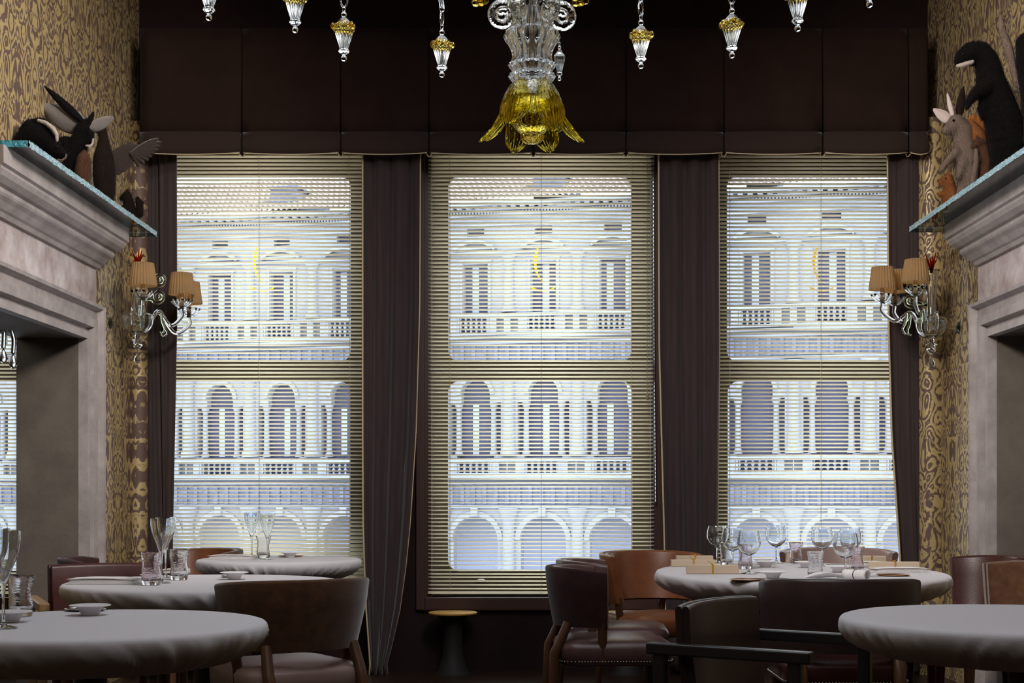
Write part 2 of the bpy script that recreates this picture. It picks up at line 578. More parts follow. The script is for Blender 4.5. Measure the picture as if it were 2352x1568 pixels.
def side_wall(side, X, y0, y1, zh, name, label):
    """wall with a rectangular opening; room face papered, reveals plastered"""
    s = side
    t = 0.34
    x0, x1 = (X - t, X) if s < 0 else (X, X + t)
    mb = MB()
    for (a, b, c, d) in ((-3.2, y0, 0, ZC), (y1, YB, 0, ZC), (y0, y1, zh, ZC)):
        mb.box(x0, x1, a, b, c, d)
    o = mb.build(name, [M['plaster'], M['paper']])
    for p in o.data.polygons:
        if p.normal.x * s < -0.9:
            p.material_index = 1
    return structure(o, label, 'wall')
OPL = (6.40, 7.78, 1.96)
OPR = (6.30, 7.68, 1.96)
side_wall(-1, XL, *OPL, 'wall_left', 'left wall papered in gold scroll damask with a wide opening')
side_wall(1, XR, *OPR, 'wall_right', 'right wall papered in gold scroll damask with a wide opening')

# rounded papered pier in the corners by the windows
def corner_pier(side, name, label, Xc, Yc, r, z1):
    mb = MB().lathe([(r, 0), (r, z1)], 24, (Xc, Yc, 0))
    o = mb.build(name, M['paper'], smooth=50)
    return structure(o, label, 'trim')
corner_pier(1, 'trim_1', 'rounded papered pier in the right corner beside the curtain', 2.50, 8.80, 0.085, 3.42)
corner_pier(-1, 'trim_2', 'rounded papered pier in the left corner beside the curtain', -2.42, 8.86, 0.06, 3.42)
# brass edge strips of the wallpaper
structure(MB().box(XL, XL + 0.008, 8.055, 8.075, 0, 2.37).build('trim_3', M['brass']), 'thin brass strip edging the wallpaper left of the left sconce', 'trim')
structure(MB().box(XR - 0.008, XR, 7.955, 7.975, 0, 2.37).build('trim_4', M['brass']), 'thin brass strip edging the wallpaper right of the right sconce', 'trim')

# stone surrounds -----------------------------------------------------------
def surround(side, X, op, yfar, ynear, label):
    s = -side                                 # direction into the room
    root = empty('stone_surround', (X, (yfar + ynear) / 2, 0), label=label, cat='stone surround')
    oy = (yfar + ynear) / 2
    def loc(p, y, z):
        return (s * p, y - oy, z)
    y0, y1, zh = op
    # architrave swept round three sides; profile (distance outwards, projection)
    prof = [(0, 0), (0, 0.05), (0.045, 0.05), (0.05, 0.03), (0.075, 0.03), (0.082, 0.062), (0.135, 0.066), (0.14, 0.04),
            (0.20, 0.04), (0.215, 0.075), (0.235, 0.08), (0.24, 0)]
    mb = MB()
    n = len(prof)
    rings = []
    for (yy, zz, dy, dz) in ((y0, 0, -1, 0), (y0, zh, -1, 1), (y1, zh, 1, 1), (y1, 0, 1, 0)):
        rings.append([loc(p, yy + d * dy, zz + d * 0.85 * dz) for (d, p) in prof])
    v = [q for r_ in rings for q in r_]
    f = []
    for i in range(3):
        for k in range(n - 1):
            f.append((i * n + k, i * n + k + 1, (i + 1) * n + k + 1, (i + 1) * n + k))
    mb.add(v, f)
    mb.build('architrave', M['stone'], root)
    MB().add([loc(p, y, z) for y in (y0 - 0.20, y1 + 0.22) for (p, z) in ((0, 2.15), (0.03, 2.15), (0.03, 2.40), (0, 2.40))],
             [(0, 1, 2, 3), (7, 6, 5, 4), (0, 4, 5, 1), (1, 5, 6, 2), (2, 6, 7, 3), (3, 7, 4, 0)]).build('frieze', M['marble'], root)
    cp = [(0, 2.612), (0.20, 2.612), (0.20, 2.535), (0.185, 2.527), (0.185, 2.515), (0.172, 2.495), (0.145, 2.475), (0.125, 2.468),
          (0.125, 2.450), (0.118, 2.440), (0.098, 2.425), (0.075, 2.400), (0.062, 2.392), (0.050, 2.374), (0, 2.374)]
    m_ = len(cp)
    v = [loc(p, ynear + 0.09 - 0.45 * p, z) for (p, z) in cp] + [loc(p, yfar - 0.09 + 0.45 * p, z) for (p, z) in cp]
    f = [tuple(range(m_)), tuple(range(2 * m_ - 1, m_ - 1, -1))] + [(i, (i + 1) % m_, m_ + (i + 1) % m_, m_ + i) for i in range(m_)]
    MB().add(v, f).build('cornice', M['stone'], root)
    return root
surround(-1, XL, OPL, 8.06, 6.12, 'grey stone surround and cornice framing the left opening')
surround(1, XR, OPR, 7.96, 6.02, 'grey stone surround and cornice framing the right opening')

def glass_shelf(X, side, ya, yb, depth, label):
    s = -side
    root = empty('glass_shelf', (X, (ya + yb) / 2, 2.613), label=label, cat='shelf')
    h = (yb - ya) / 2
    x1 = s * depth
    MB().box(min(0, x1), max(0, x1), -h, h, 0, 0.024).build('sheet', M['shelf_glass'], root)
    # hand chipped edge on the room side and both ends
    def edge_strip(p0, p1, out):
        n = int((p1 - p0).length / 0.008)
        g = MB()
        rows = []
        for j, zz in enumerate((-0.002, 0.006, 0.013, 0.020, 0.0265)):
            for i in range(n + 1):
                q = p0.lerp(p1, i / n)
                o_ = out * (0.001 + random.random() * 0.007)
                rows.append((q.x + o_.x, q.y + o_.y, zz + random.uniform(-1, 1) * (0.0015 if j in (0, 4) else 0.002)))
        fs = [(j * (n + 1) + i, j * (n + 1) + i + 1, (j + 1) * (n + 1) + i + 1, (j + 1) * (n + 1) + i) for j in range(4) for i in range(n)]
        return g.add(rows, fs)
    e = edge_strip(Vector((x1, -h, 0)), Vector((x1, h, 0)), Vector((s, 0, 0)))
    o = e.build('edge', M['shelf_edge'], root)
    o['label'] = 'chipped turquoise glass edge'
    for yy, d in ((-h, -1), (h, 1)):
        o = edge_strip(Vector((0, yy, 0)), Vector((x1, yy, 0)), Vector((0, d, 0))).build('edge', M['shelf_end'], root)
        o['label'] = 'chipped turquoise glass edge'
    return root
glass_shelf(XL, -1, 6.17, 8.30, 0.29, 'thick glass shelf with chipped turquoise edge on the left stone cornice')
glass_shelf(XR, 1, 6.05, 8.16, 0.34, 'thick glass shelf with chipped turquoise edge on the right stone cornice')

# ------------------------------------------------------------------ windows
def rounded_rect(cx, cz, hw, hh, r, n=8):
    pts = []
    for (sx, sz, a0) in ((1, 1, 0), (-1, 1, 90), (-1, -1, 180), (1, -1, 270)):
        for k in range(n + 1):
            a = R(a0 + 90 * k / n)
            pts.append((cx + sx * (hw - r) + r * math.cos(a), cz + sz * (hh - r) + r * math.sin(a)))
    return pts

def sash(mb, cx, x0, x1, z0, z1, pane, y0, y1, n=8):
    """frame slab with a rounded-corner pane hole"""
    px0, px1, pz0, pz1 = pane
    inner = rounded_rect((px0 + px1) / 2, (pz0 + pz1) / 2, (px1 - px0) / 2, (pz1 - pz0) / 2, 0.075, n)
    outer = []
    for (x, z) in inner:
        # push to the outer rectangle by the nearest side
        dx0, dx1, dz0, dz1 = x - px0, px1 - x, z - pz0, pz1 - z
        m_ = min(dx0, dx1, dz0, dz1)
        outer.append((x, z))
    k = n + 1
    out = []
    for q, (sx, sz) in enumerate(((x1, z1), (x0, z1), (x0, z0), (x1, z0))):
        for i in range(k):
            x, z = inner[q * k + i]
            first = i < k / 2
            horizontal_first = q in (0, 2)      # corner starts on a vertical side
            if i == 0:
                out.append((sx, z) if horizontal_first else (x, sz))
            elif i == k - 1:
                out.append((x, sz) if horizontal_first else (sx, z))
            else:
                out.append((sx, sz))
    N_ = len(inner)
    v = [(x, y0, z) for (x, z) in inner] + [(x, y0, z) for (x, z) in out] + [(x, y1, z) for (x, z) in inner] + [(x, y1, z) for (x, z) in out]
    f = []
    for i in range(N_):
        j = (i + 1) % N_
        f.append((i, j, N_ + j, N_ + i))
        f.append((2 * N_ + i, 3 * N_ + i, 3 * N_ + j, 2 * N_ + j))
        f.append((i, 2 * N_ + i, 2 * N_ + j, j))
        f.append((N_ + i, N_ + j, 3 * N_ + j, 3 * N_ + i))
    mb.add(v, f)
    return inner

def crescent(mb, pts_out, pts_in, y):
    n = len(pts_out)
    v = [(p[0], y, p[1]) for p in pts_out] + [(p[0], y, p[1]) for p in pts_in]
    f = [(i, i + 1, n + i + 1, n + i) for i in range(n - 1)]
    mb.add(v, f)

def window(i, cx, label, decal=True, handle=False):
    root = empty('window_%d' % i, (cx, YB, ZS), label=label, cat='window', kind='structure')
    def zz(py):
        return EYE + (VY - py) * 9.42 / FPX - ZS
    h = 210 * 9.42 / FPX
    off = cx * (9.42 / 9.0 - 1) - 3 * 9.42 / FPX
    panes = [(off - h, off + h, zz(830), zz(404)), (off - h * 1.0, off + h * 1.005, zz(1310), zz(876))]
    mb = MB()
    mid = (panes[0][2] + panes[1][3]) / 2
    sash(mb, 0, -WH, WH, mid + 0.002, ZT - ZS, panes[0], 0.42, 0.48)
    mb.build('upper_sash', M['frame'], root, bevel=0.006)
    mb = MB()
    sash(mb, 0, -WH, WH, 0.0, mid - 0.002, panes[1], 0.38, 0.44)
    mb.build('lower_sash', M['frame'], root, bevel=0.006)
    for (a, b, c, d), y in ((panes[0], 0.45), (panes[1], 0.41)):
        MB().add([(a - .03, y, c - .03), (b + .03, y, c - .03), (b + .03, y, d + .03), (a - .03, y, d + .03)], [(0, 1, 2, 3)]).build('pane', M['pane'], root)
    # casing on the room side
    mb = MB()
    for sx in (-1, 1):
        mb.box(*sorted((sx * WH, sx * (WH + 0.055))), -0.035, -0.001, -0.06, ZT - ZS + 0.06)
        mb.box(*sorted((sx * (WH - 0.045), sx * (WH + 0.02))), -0.018, -0.001, -0.06, ZT - ZS + 0.06)
    mb.box(-WH, WH, -0.035, -0.001, -0.06, 0.02)
    mb.box(-WH, WH, -0.005, 0.40, -0.012, 0.0)
    mb.build('casing', M['casing'], root, bevel=0.012)
    if decal:
        y = 0.447
        def q(px, py):        # pixel of the middle window, turned into window-local metres
            p = at(px, py, 9.447)
            return (p.x - WC[1] + (cx - WC[1]) * (9.447 / 9.0 - 1), p.z - ZS)
        o1 = [q(*p) for p in ((1235.5, 565), (1231, 574), (1227, 588), (1225.5, 600), (1227, 614), (1231, 628), (1238, 640), (1249, 650))]
        i1 = [q(*p) for p in ((1236.5, 565), (1236.5, 574), (1234.5, 588), (1232, 600), (1233, 614), (1236, 628), (1241.5, 639), (1249.5, 650))]
        o2 = [q(*p) for p in ((1213, 655), (1222, 663), (1234, 668.5), (1247, 670), (1258, 669.5), (1268, 667), (1277, 658))]
        i2 = [q(*p) for p in ((1214, 654.5), (1223, 660), (1235, 664), (1247, 665), (1258, 664.5), (1267, 662.5), (1276.5, 657))]
        mb = MB()
        crescent(mb, o1, i1, y)
        mb.build('crescent_mark', M['crescent'], root, solid=0.001)
        mb = MB()
        crescent(mb, o2, i2, y)
        mb.build('crescent_mark', M['crescent'], root, solid=0.001)
    if handle:
        z = zz(1331)
        x = at(1105, 0, 9.36).x - cx
        mb = MB().tube(bez([(x - 0.035, 0.385, z - 0.01), (x - 0.025, 0.355, z), (x, 0.35, z + 0.004), (x + 0.025, 0.355, z), (x + 0.035, 0.385, z - 0.01)], 5), 0.006, 8)
        mb.build('handle', M['steel'], root, smooth=60)
    return root
window(1, WC[0], 'tall sash window at the left with yellow crescent marks on the glass')
window(2, WC[1], 'tall middle sash window reaching down to the low sill', handle=True)
window(3, WC[2], 'tall sash window at the right behind the laid round table')
window(4, W4, 'window of the neighbouring room glimpsed through the left opening', decal=False)

# venetian blinds ------------------------------------------------------------
def blind(cx, label, zbot, close_below=None, wand=None, hw=0.713, sag=False):
    root = empty('venetian_blind', (cx, 8.965, 0), label=label, cat='blind', group='cream venetian blinds')
    pitch = 9.02 * 8.965 / FPX
    mb = MB()
    z = 3.36
    k = 0
    while z > zbot:
        tilt = R(-20.5 + random.uniform(-1.2, 1.2))
        if close_below and z < close_below:
            tilt = R(-20.5 - min(42, (close_below - z) * 130))
        wv = 0.0125
        roll = random.uniform(-1, 1) * 0.0012
        n = 4
        rows = []
        for e in (-1, 1):
            x = e * hw
            for j in range(n + 1):
                t = -1 + 2 * j / n
                yy = wv * t * math.cos(tilt)
                cz = 0.0016 * (1 - t * t)
                rows.append((x, yy - cz * math.sin(tilt), z + wv * t * math.sin(tilt) + cz * math.cos(tilt) + e * roll))
        if sag and 0.60 < z < 0.66:
            rows = [(p[0], p[1], p[2] - 0.006) for p in rows]
        v = rows
        f = [(j, j + 1, n + 1 + j + 1, n + 1 + j) for j in range(n)]
        mb.add(v, f)
        z -= pitch
        k += 1
    mb.build('slats', M['slat'], root, smooth=60, solid=0.0006)
    MB().box(-hw - .003, hw + .003, -0.02, 0.02, 3.372, 3.412).build('headrail', M['slat'], root, bevel=0.003)
    MB().box(-hw, hw, -0.013, 0.013, zbot - 0.018, zbot - 0.002).build('bottom_rail', M['slat'], root, bevel=0.004)
    for xx in (-0.575, 0.0, 0.57):
        c = MB()
        for yy in (-0.0135, 0.0135):
            c.tube([(xx, yy, zbot - 0.01), (xx, yy, 3.375)], 0.0011, 5)
        c.build('ladder_cord', M['cord'], root)
    if wand:
        x, z0 = wand
        MB().tube([(x, -0.030, 3.37), (x + 0.004, -0.034, 2.2), (x + 0.013, -0.036, z0)], [0.004, 0.004, 0.0055], 8).build('tilt_wand', M['clear'], root, smooth=60)
        MB().tube([(x - 0.035, -0.022, 3.37), (x - 0.033, -0.022, 1.74), ], 0.0014, 5).lathe([(0.0001, 0), (0.008, 0.004), (0.010, 0.03), (0.004, 0.045), (0.0001, 0.046)], 10, (x - 0.033, -0.022, 1.70)).build('pull_cord', M['cord'], root, smooth=60)
    return root
blind(WC[0], 'cream venetian blind over the left window, lowest slats shut', 0.50, close_below=1.03, wand=(0.690, 2.0))
blind(WC[1], 'cream venetian blind over the middle window above the low sill', 0.50, wand=(0.700, 1.06), sag=True)
blind(WC[2], 'cream venetian blind over the right window behind the wine glasses', 0.50)
blind(W4, 'cream venetian blind in the neighbouring room seen at the left edge', 0.50)

# ------------------------------------------------------------------ curtains and valance
def curtain(label, rows, Y, folds, piping=(), amp=0.03, ph=0.0):
    """rows: (py, left px, right px) at distance Y"""
    rows = [(at(l, py, Y), at(r, py, Y)) for (py, l, r) in rows]
    nv = 40
    zs = [a.z for a, b in rows]
    def edge(z):
        for i in range(len(rows) - 1):
            if zs[i] >= z >= zs[i + 1]:
                t = (zs[i] - z) / (zs[i] - zs[i + 1])
                t2 = t
                return rows[i][0].x + (rows[i + 1][0].x - rows[i][0].x) * t2, rows[i][1].x + (rows[i + 1][1].x - rows[i][1].x) * t2
        return rows[-1][0].x, rows[-1][1].x
    cx = (rows[0][0].x + rows[0][1].x) / 2
    root = empty('curtain', (cx, Y, zs[-1]), label=label, cat='curtain', group='grey brown velvet curtains')
    def pt(u, v):
        z = zs[0] + (zs[-1] - zs[0]) * v
        a, b = edge(z)
        wav = math.cos(2 * PI * folds * u + ph + 0.5 * math.sin(2.2 * v)) 
        y = -amp * (wav * 0.8 + 0.35 * math.cos(2 * PI * folds * 2.1 * u + 1.3)) * (0.75 + 0.25 * v)
        xx = a + (b - a) * (u + 0.025 * math.sin(2 * PI * folds * u + 0.8) * (u * (1 - u) * 4))
        return (xx - cx, y, z - zs[-1])
    mb = MB().grid(pt, 48, nv)
    mb.build('drape', M['velvet'], root, smooth=180, solid=0.012)
    for side in piping:
        u = 0.0 if side == 'l' else 1.0
        MB().tube([Vector(pt(u, j / nv)) + Vector((0, -0.004, 0)) for j in range(nv + 1)], 0.0055, 6).build('piping', M['piping'], root, smooth=180)
    return root
curtain('narrow dark velvet curtain in the left corner behind the left sconce', [(300, 322, 378), (760, 322, 378), (1240, 326, 392), (1530, 326, 396)], 8.86, 1.2, ('r',), ph=0.5)
curtain('velvet curtain along the left edge of the left window', [(300, 366, 407), (740, 368, 408), (1240, 376, 398), (1530, 378, 398)], 8.80, 0.8, (), ph=2.0, amp=0.02)
curtain('velvet curtain pinched at the bottom, between left and middle windows', [(300, 834, 966), (700, 834, 964), (1000, 834, 955), (1200, 835, 942), (1300, 838, 932), (1400, 842, 918), (1480, 848, 900), (1540, 852, 884), (1556, 848, 892)], 8.76, 3.0, ('l', 'r'), ph=0.3)
curtain('straight velvet curtain between the middle and right windows', [(300, 1512, 1650), (800, 1514, 1652), (1250, 1526, 1648), (1540, 1530, 1646)], 8.76, 3.0, ('l', 'r'), ph=0.9)
curtain('velvet curtain in the right corner, its left edge sloping outward', [(300, 2036, 2134), (760, 2040, 2134), (1000, 2047, 2134), (1280, 2066, 2134), (1540, 2078, 2134)], 8.76, 1.9, ('l',), ph=0.6)

def valance():
    Y = 8.66
    divs = [318, 555, 782, 985, 1225, 1438, 1663, 1890, 2087, 2134]
    root = empty('valance', (0, Y, 0), label='deep rust brown pleated velvet valance across all three windows', cat='valance')
    ztop, zb = at(0, 66, Y).z, at(0, 352, Y).z
    zh = at(0, 304, Y).z
    def col_x():
        cols = []
        for i in range(len(divs) - 1):
            a, b = at(divs[i], 0, Y).x, at(divs[i + 1], 0, Y).x
            g = 0.020
            n = 9
            for k in range(n + 1):
                t = k / n
                x = a + g * 0.55 + (b - a - g * 1.1) * t
                edgep = min(t, 1 - t)
                y = -0.018 * (1 - (1 - min(1, edgep * 5)) ** 2) - 0.006
                sag = -0.010 * math.sin(PI * t) + (0.006 if k in (0, n) else 0)
                cols.append((x, y, sag))
            if i < len(divs) - 2:
                cols.append((b - g * 0.9, 0.002, 0.004))
                cols.append((b - g * 0.3, 0.035, -0.008))
                cols.append((b + g * 0.3, 0.035, -0.008))
                cols.append((b + g * 0.9, 0.002, 0.004))
        return cols
    cols = col_x()
    def sheet(z0, z1, nz, sag0, sag1, dy=0):
        v, f = [], []
        for j in range(nz + 1):
            t = j / nz
            for (x, y, s) in cols:
                v.append((x, y * (0.35 + 0.65 * min(1, (ztop - (z0 + (z1 - z0) * t)) / (ztop - zb))) - dy, z0 + (z1 - z0) * t + s * (sag0 + (sag1 - sag0) * t)))
        n = len(cols)
        for j in range(nz):
            for i in range(n - 1):
                f.append((j * n + i, j * n + i + 1, (j + 1) * n + i + 1, (j + 1) * n + i))
        return MB().add(v, f)
    sheet(ztop, zh, 6, 0, 0).build('panel', M['valance'], root, smooth=50, solid=0.01)
    sheet(zh, zb, 3, 0, 1).build('hem', M['hem'], root, smooth=50, solid=0.01)
    v = [(x, y - 0.006, zb + s - 0.004) for (x, y, s) in cols]
    MB().tube(v, 0.0035, 5).build('piping', M['piping'], root, smooth=180)
    MB().box(at(326, 0, Y).x, at(2126, 0, Y).x, 0.02, 0.29, ztop - 0.03, ztop).build('pelmet_board', M['dark_wall'], root)
    return root
valance()
# ------------------------------------------------------------------ palace across the square
def palace():
    phi = math.atan(-0.252)
    root = empty('palace', (0.833, 69.8, 0), phi, 'long pale stone palace with arcades and balconies seen through the blinds', 'building')
    B = 3.46
    S = 46.8
    def z(py):
        return EYE + (VY - py) / S
    bays = list(range(-11, 7))
    u0, u1 = (bays[0] - 0.5) * B, (bays[-1] + 0.5) * B
    mb = MB()
    T = 0.55                                # wall depth (local y from 0 back to T)
    def wall_rect(a, b, c, d):
        if b - a > 1e-4 and d - c > 1e-4:
            mb.box(a, b, 0, T, c, d)
    def arch(cu, r, zs_, ztop, halfw):
        n = 14
        pts = [(cu - r * math.cos(PI * k / n), zs_ + r * math.sin(PI * k / n)) for k in range(n + 1)]
        for k in range(n):
            (xa, za), (xb, zb) = pts[k], pts[k + 1]
            v = []
            for yy in (0, T):
                v += [(xa, yy, za), (xb, yy, zb), (xb, yy, ztop), (xa, yy, ztop)]
            mb.add(v, [(0, 1, 2, 3), (7, 6, 5, 4), (0, 4, 5, 1)])
        wall_rect(cu - halfw, cu - r, zs_, ztop)
        wall_rect(cu + r, cu + halfw, zs_, ztop)
    Zg, Ze = -5.0, z(466)
    for b in bays:
        c = b * B
        h = B / 2
        # ground arcade
        r = 1.14
        wall_rect(c - h, c - r, Zg, z(1240)); wall_rect(c + r, c + h, Zg, z(1240))
        arch(c, r, z(1240), z(1160), h)
        wall_rect(c - h, c + h, z(1160), z(1088))
        wall_rect(c - h, c - 0.95, z(1088), z(1045)); wall_rect(c + 0.95, c + h, z(1088), z(1045))
        # first floor, serliana
        ow = 1.30
        wall_rect(c - h, c - ow, z(1045), z(922)); wall_rect(c + ow, c + h, z(1045), z(922))
        wall_rect(c - h, c - 0.74, z(922), z(903)); wall_rect(c + 0.74, c + h, z(922), z(903))
        arch(c, 0.74, z(903), z(840), h)
        wall_rect(c - h, c + h, z(840), z(764))
        wall_rect(c - h, c - 0.82, z(764), z(715)); wall_rect(c + 0.82, c + h, z(764), z(715))
        # top floor
        wall_rect(c - h, c - 0.62, z(715), z(600)); wall_rect(c + 0.62, c + h, z(715), z(600))
        wall_rect(c - h, c + h, z(600), z(536))
        wall_rect(c - h, c - 0.44, z(536), z(518)); wall_rect(c + 0.44, c + h, z(536), z(518))
        wall_rect(c - h, c + h, z(518), Ze)
    mb.build('wall', M['palace'], root)
    # horizontal mouldings
    for nm, (za, zb), pr, mt in (('cornice', (472, 464), 0.75, 'palace'), ('cornice', (479.5, 477), 0.42, 'palace'),
                                 ('cornice', (492, 487), 0.25, 'palace'), ('string_course', (515, 511), 0.22, 'palace'),
                                 ('string_course', (580, 574), 0.25, 'palace'),
                                 ('cornice', (776, 768), 0.55, 'palace'), ('cornice', (788, 784), 0.3, 'palace'),
                                 ('string_course', (836, 831), 0.2, 'palace'),
                                 ('cornice', (1100, 1092), 0.6, 'palace'), ('cornice', (1111, 1107), 0.3, 'palace'),
                                 ('string_course', (1166, 1160), 0.2, 'palace'),
                                 ('frieze', (829, 790), 0.05, 'palace_dark'), ('frieze', (1158, 1114), 0.05, 'palace_dark')):
        MB().box(u0, u1, -pr, 0.05, z(za), z(zb)).build(nm, M[mt], root)
    # dentils: little blocks under the eaves cornice (one repeating ornament)
    d = MB()
    n = int((u1 - u0) / 0.46)
    for k in range(n):
        x = u0 + (k + 0.5) * 0.46
        d.box(x - 0.12, x + 0.12, -0.62, 0, z(477), z(472))
    d.build('modillion_course', M['palace'], root)
    d = MB()
    n = int((u1 - u0) / 0.16)
    for k in range(n):
        x = u0 + (k + 0.5) * 0.16
        d.box(x - 0.045, x + 0.045, -0.2, 0, z(487), z(481))
    d.build('dentil_course', M['palace'], root)
    for za, zb, st in ((829, 790, 0.58), (1158, 1114, 0.58)):
        d = MB()
        for k in range(int((u1 - u0) / st)):
            x = u0 + (k + 0.5) * st
            d.box(x - 0.10, x + 0.10, -0.16, 0, z(za), z(zb))
        d.build('triglyph_course', M['palace_dark'], root)
    # roof, ridge 5.5 m back, in rows of rounded tiles
    rf = MB()
    n = int((u1 - u0) / 0.30)
    ze, zr = z(464) + 0.05, 18.6
    def roofpt(uu, v):
        y = -0.75 + 6.3 * v
        zz = ze + (zr - ze) * v
        return y, zz
    cols = []
    for k in range(n * 4 + 1):
        x = u0 + k * 0.075
        cols.append((x, 0.10 * (0.5 + 0.5 * math.cos(2 * PI * k / 4))))
    rows = []
    nr = 16
    v, f = [], []
    for j in range(nr):
        for e in (0, 1):
            y, zz = roofpt(0, (j + e) / nr)
            for (x, hgt) in cols:
                v.append((x, y, zz + hgt + (0.07 if e == 0 else 0)))
    nc = len(cols)
    for j in range(2 * nr - 1):
        for i in range(nc - 1):
            f.append((j * nc + i, j * nc + i + 1, (j + 1) * nc + i + 1, (j + 1) * nc + i))
    rf.add(v, f)
    rf.build('roof', M['tile'], root)
    for b in (-4.05, -7.1, 0.02, 3.05):
        x = b * B
        dm = MB().box(x - 0.72, x + 0.72, 0.6, 5.2, z(448), z(392)).box(x - 0.85, x + 0.85, 0.4, 5.3, z(392), z(388))
        dm.build('dormer', M['palace_dark'], root)
    # inner back wall behind the openings (dark rooms)
    MB().box(u0, u1, 2.2, 2.3, Zg, Ze).build('inner_wall', M['palace_inner'], root)
    # repeating elements: one of each kind, then copies per bay
    def bal(half, nb, za, zb):
        m_ = MB()
        hgt = z(zb) - z(za)
        for k in range(nb):
            x = -half + (2 * half) * (k + 0.5) / nb
            m_.lathe([(0.06, 0), (0.06, 0.08 * hgt), (0.035, 0.14 * hgt), (0.095, 0.36 * hgt), (0.035, 0.5 * hgt), (0.095, 0.66 * hgt), (0.035, 0.88 * hgt), (0.06, 0.92 * hgt), (0.06, hgt)], 8, (x, -0.32, z(za)))
        m_.box(-half - 0.02, -half + 0.1, -0.42, -0.2, z(za), z(zb)).box(half - 0.1, half + 0.02, -0.42, -0.2, z(za), z(zb))
        for sx in (-1, 1):
            m_.box(*sorted((sx * half, sx * (half + 0.36))), -0.42, -0.2, z(za), z(zb))
            m_.box(*sorted((sx * (half + 0.75), sx * B / 2)), -0.42, -0.2, z(za), z(zb))
        m_.box(-B / 2, B / 2, -0.5, -0.1, z(zb), z(zb) + 0.18).box(-B / 2, B / 2, -0.55, 0, z(za) - 0.2, z(za))
        return m_
    def col(hw, za, zb):
        h = z(zb) - z(za)
        return MB().lathe([(hw * 1.4, 0), (hw * 1.4, 0.05 * h), (hw * 1.1, 0.08 * h), (hw, 0.1 * h), (hw * 0.88, 0.86 * h), (hw * 1.0, 0.88 * h), (hw * 1.45, 0.97 * h), (hw * 1.5, h)], 14, (0, 0, z(za)))
    kinds = []
    kinds.append(('balustrade', bal(0.95, 6, 1086, 1060), 'palace', 0, 0))
    kinds.append(('balustrade', bal(0.82, 6, 762, 727), 'palace', 0, 0))
    kinds.append(('column', col(0.30, 1045, 840), 'palace', B / 2, -0.10))
    kinds.append(('column', col(0.27, 715, 580), 'palace', B / 2, -0.08))
    kinds.append(('column', col(0.34, 1420, 1166), 'palace', B / 2, -0.12))
    kinds.append(('small_column', col(0.15, 1045, 922), 'palace', 0.90, 0.15))
    kinds.append(('small_column', col(0.15, 1045, 922), 'palace', -0.90, 0.15))
    # arched window: dark pane with bars behind the serliana
    aw = MB()
    aw.box(-1.3, 1.3, 0.48, 0.52, z(1088), z(838))
    kinds.append(('arched_window', aw, 'palace_glass', 0, 0))
    tw = MB()
    tw.box(-0.62, 0.62, 0.40, 0.44, z(715), z(600)).box(-0.82, 0.82, 0.40, 0.44, z(764), z(715))
    kinds.append(('top_window', tw, 'palace_glass', 0, 0))
    ow_ = MB().box(-0.44, 0.44, 0.36, 0.40, z(536), z(518))
    kinds.append(('attic_window', ow_, 'palace_glass', 0, 0))
    # pediment and archivolt
    def seg(r0, r1, a0, a1, cz, y0, y1, n=14):
        m_ = MB()
        for k in range(n):
            p, q = R(a0 + (a1 - a0) * k / n), R(a0 + (a1 - a0) * (k + 1) / n)
            v = []
            for yy in (y0, y1):
                v += [(r0 * math.cos(p), yy, cz + r0 * math.sin(p)), (r1 * math.cos(p), yy, cz + r1 * math.sin(p)),
                      (r1 * math.cos(q), yy, cz + r1 * math.sin(q)), (r0 * math.cos(q), yy, cz + r0 * math.sin(q))]
            m_.add(v, [(0, 1, 2, 3), (7, 6, 5, 4), (0, 4, 5, 1), (2, 6, 7, 3), (1, 5, 6, 2), (0, 3, 7, 4)])
        return m_
    kinds.append(('pediment', seg(1.55, 1.72, 50, 130, z(546) - 1.72, -0.32, 0).box(-1.1, 1.1, -0.3, 0, z(568), z(564)), 'palace', 0, 0))
    kinds.append(('archivolt', seg(0.76, 0.98, 0, 180, z(903), -0.12, 0), 'palace', 0, 0))
    kinds.append(('archivolt', seg(1.16, 1.42, 0, 180, z(1240), -0.14, 0).box(-0.18, 0.18, -0.3, 0, z(1186), z(1166)), 'palace', 0, 0))
    wf = MB()
    for x in (-0.80, 0.66):
        wf.box(x, x + 0.14, -0.08, 0, z(715), z(596))
    wf.box(-0.85, 0.85, -0.1, 0, z(596), z(590))
    kinds.append(('window_surround', wf, 'palace', 0, 0))
    made = {}
    for (nm, m_, mt, du, dy) in kinds:
        first = None
        for b in bays:
            if first is None:
                first = m_.build(nm, M[mt], root, smooth=40 if 'col' in nm else None)
                o = first
            else:
                o = first.copy()
                COL.objects.link(o)
            o.location = (b * B + du, dy, 0)
            made[(nm, b)] = o
    # curtains in some windows
    first = None
    for b in bays:
        k = abs(b * 7 + 3) % 4
        for zlo, zhi, y, hw in ((715, 604, 0.37, 0.17), (1043, 926, 0.44, 0.16)):
            if (zlo == 1043 and b > 1):
                continue
            x = (-0.1, 0.12, -0.2, 0.05)[k]
            MB().box(b * B + x - hw, b * B + x + hw, y, y + 0.02, z(zlo), z(zhi)).build('window_curtain', M['palace_blind'], root)
    return root
palace()
tag(MB().box(-90, 90, 9.5, 110, -5.2, -5.0).build('square_ground', M['paving']), 'pale stone paving of the square below the windows', 'ground', kind='structure')
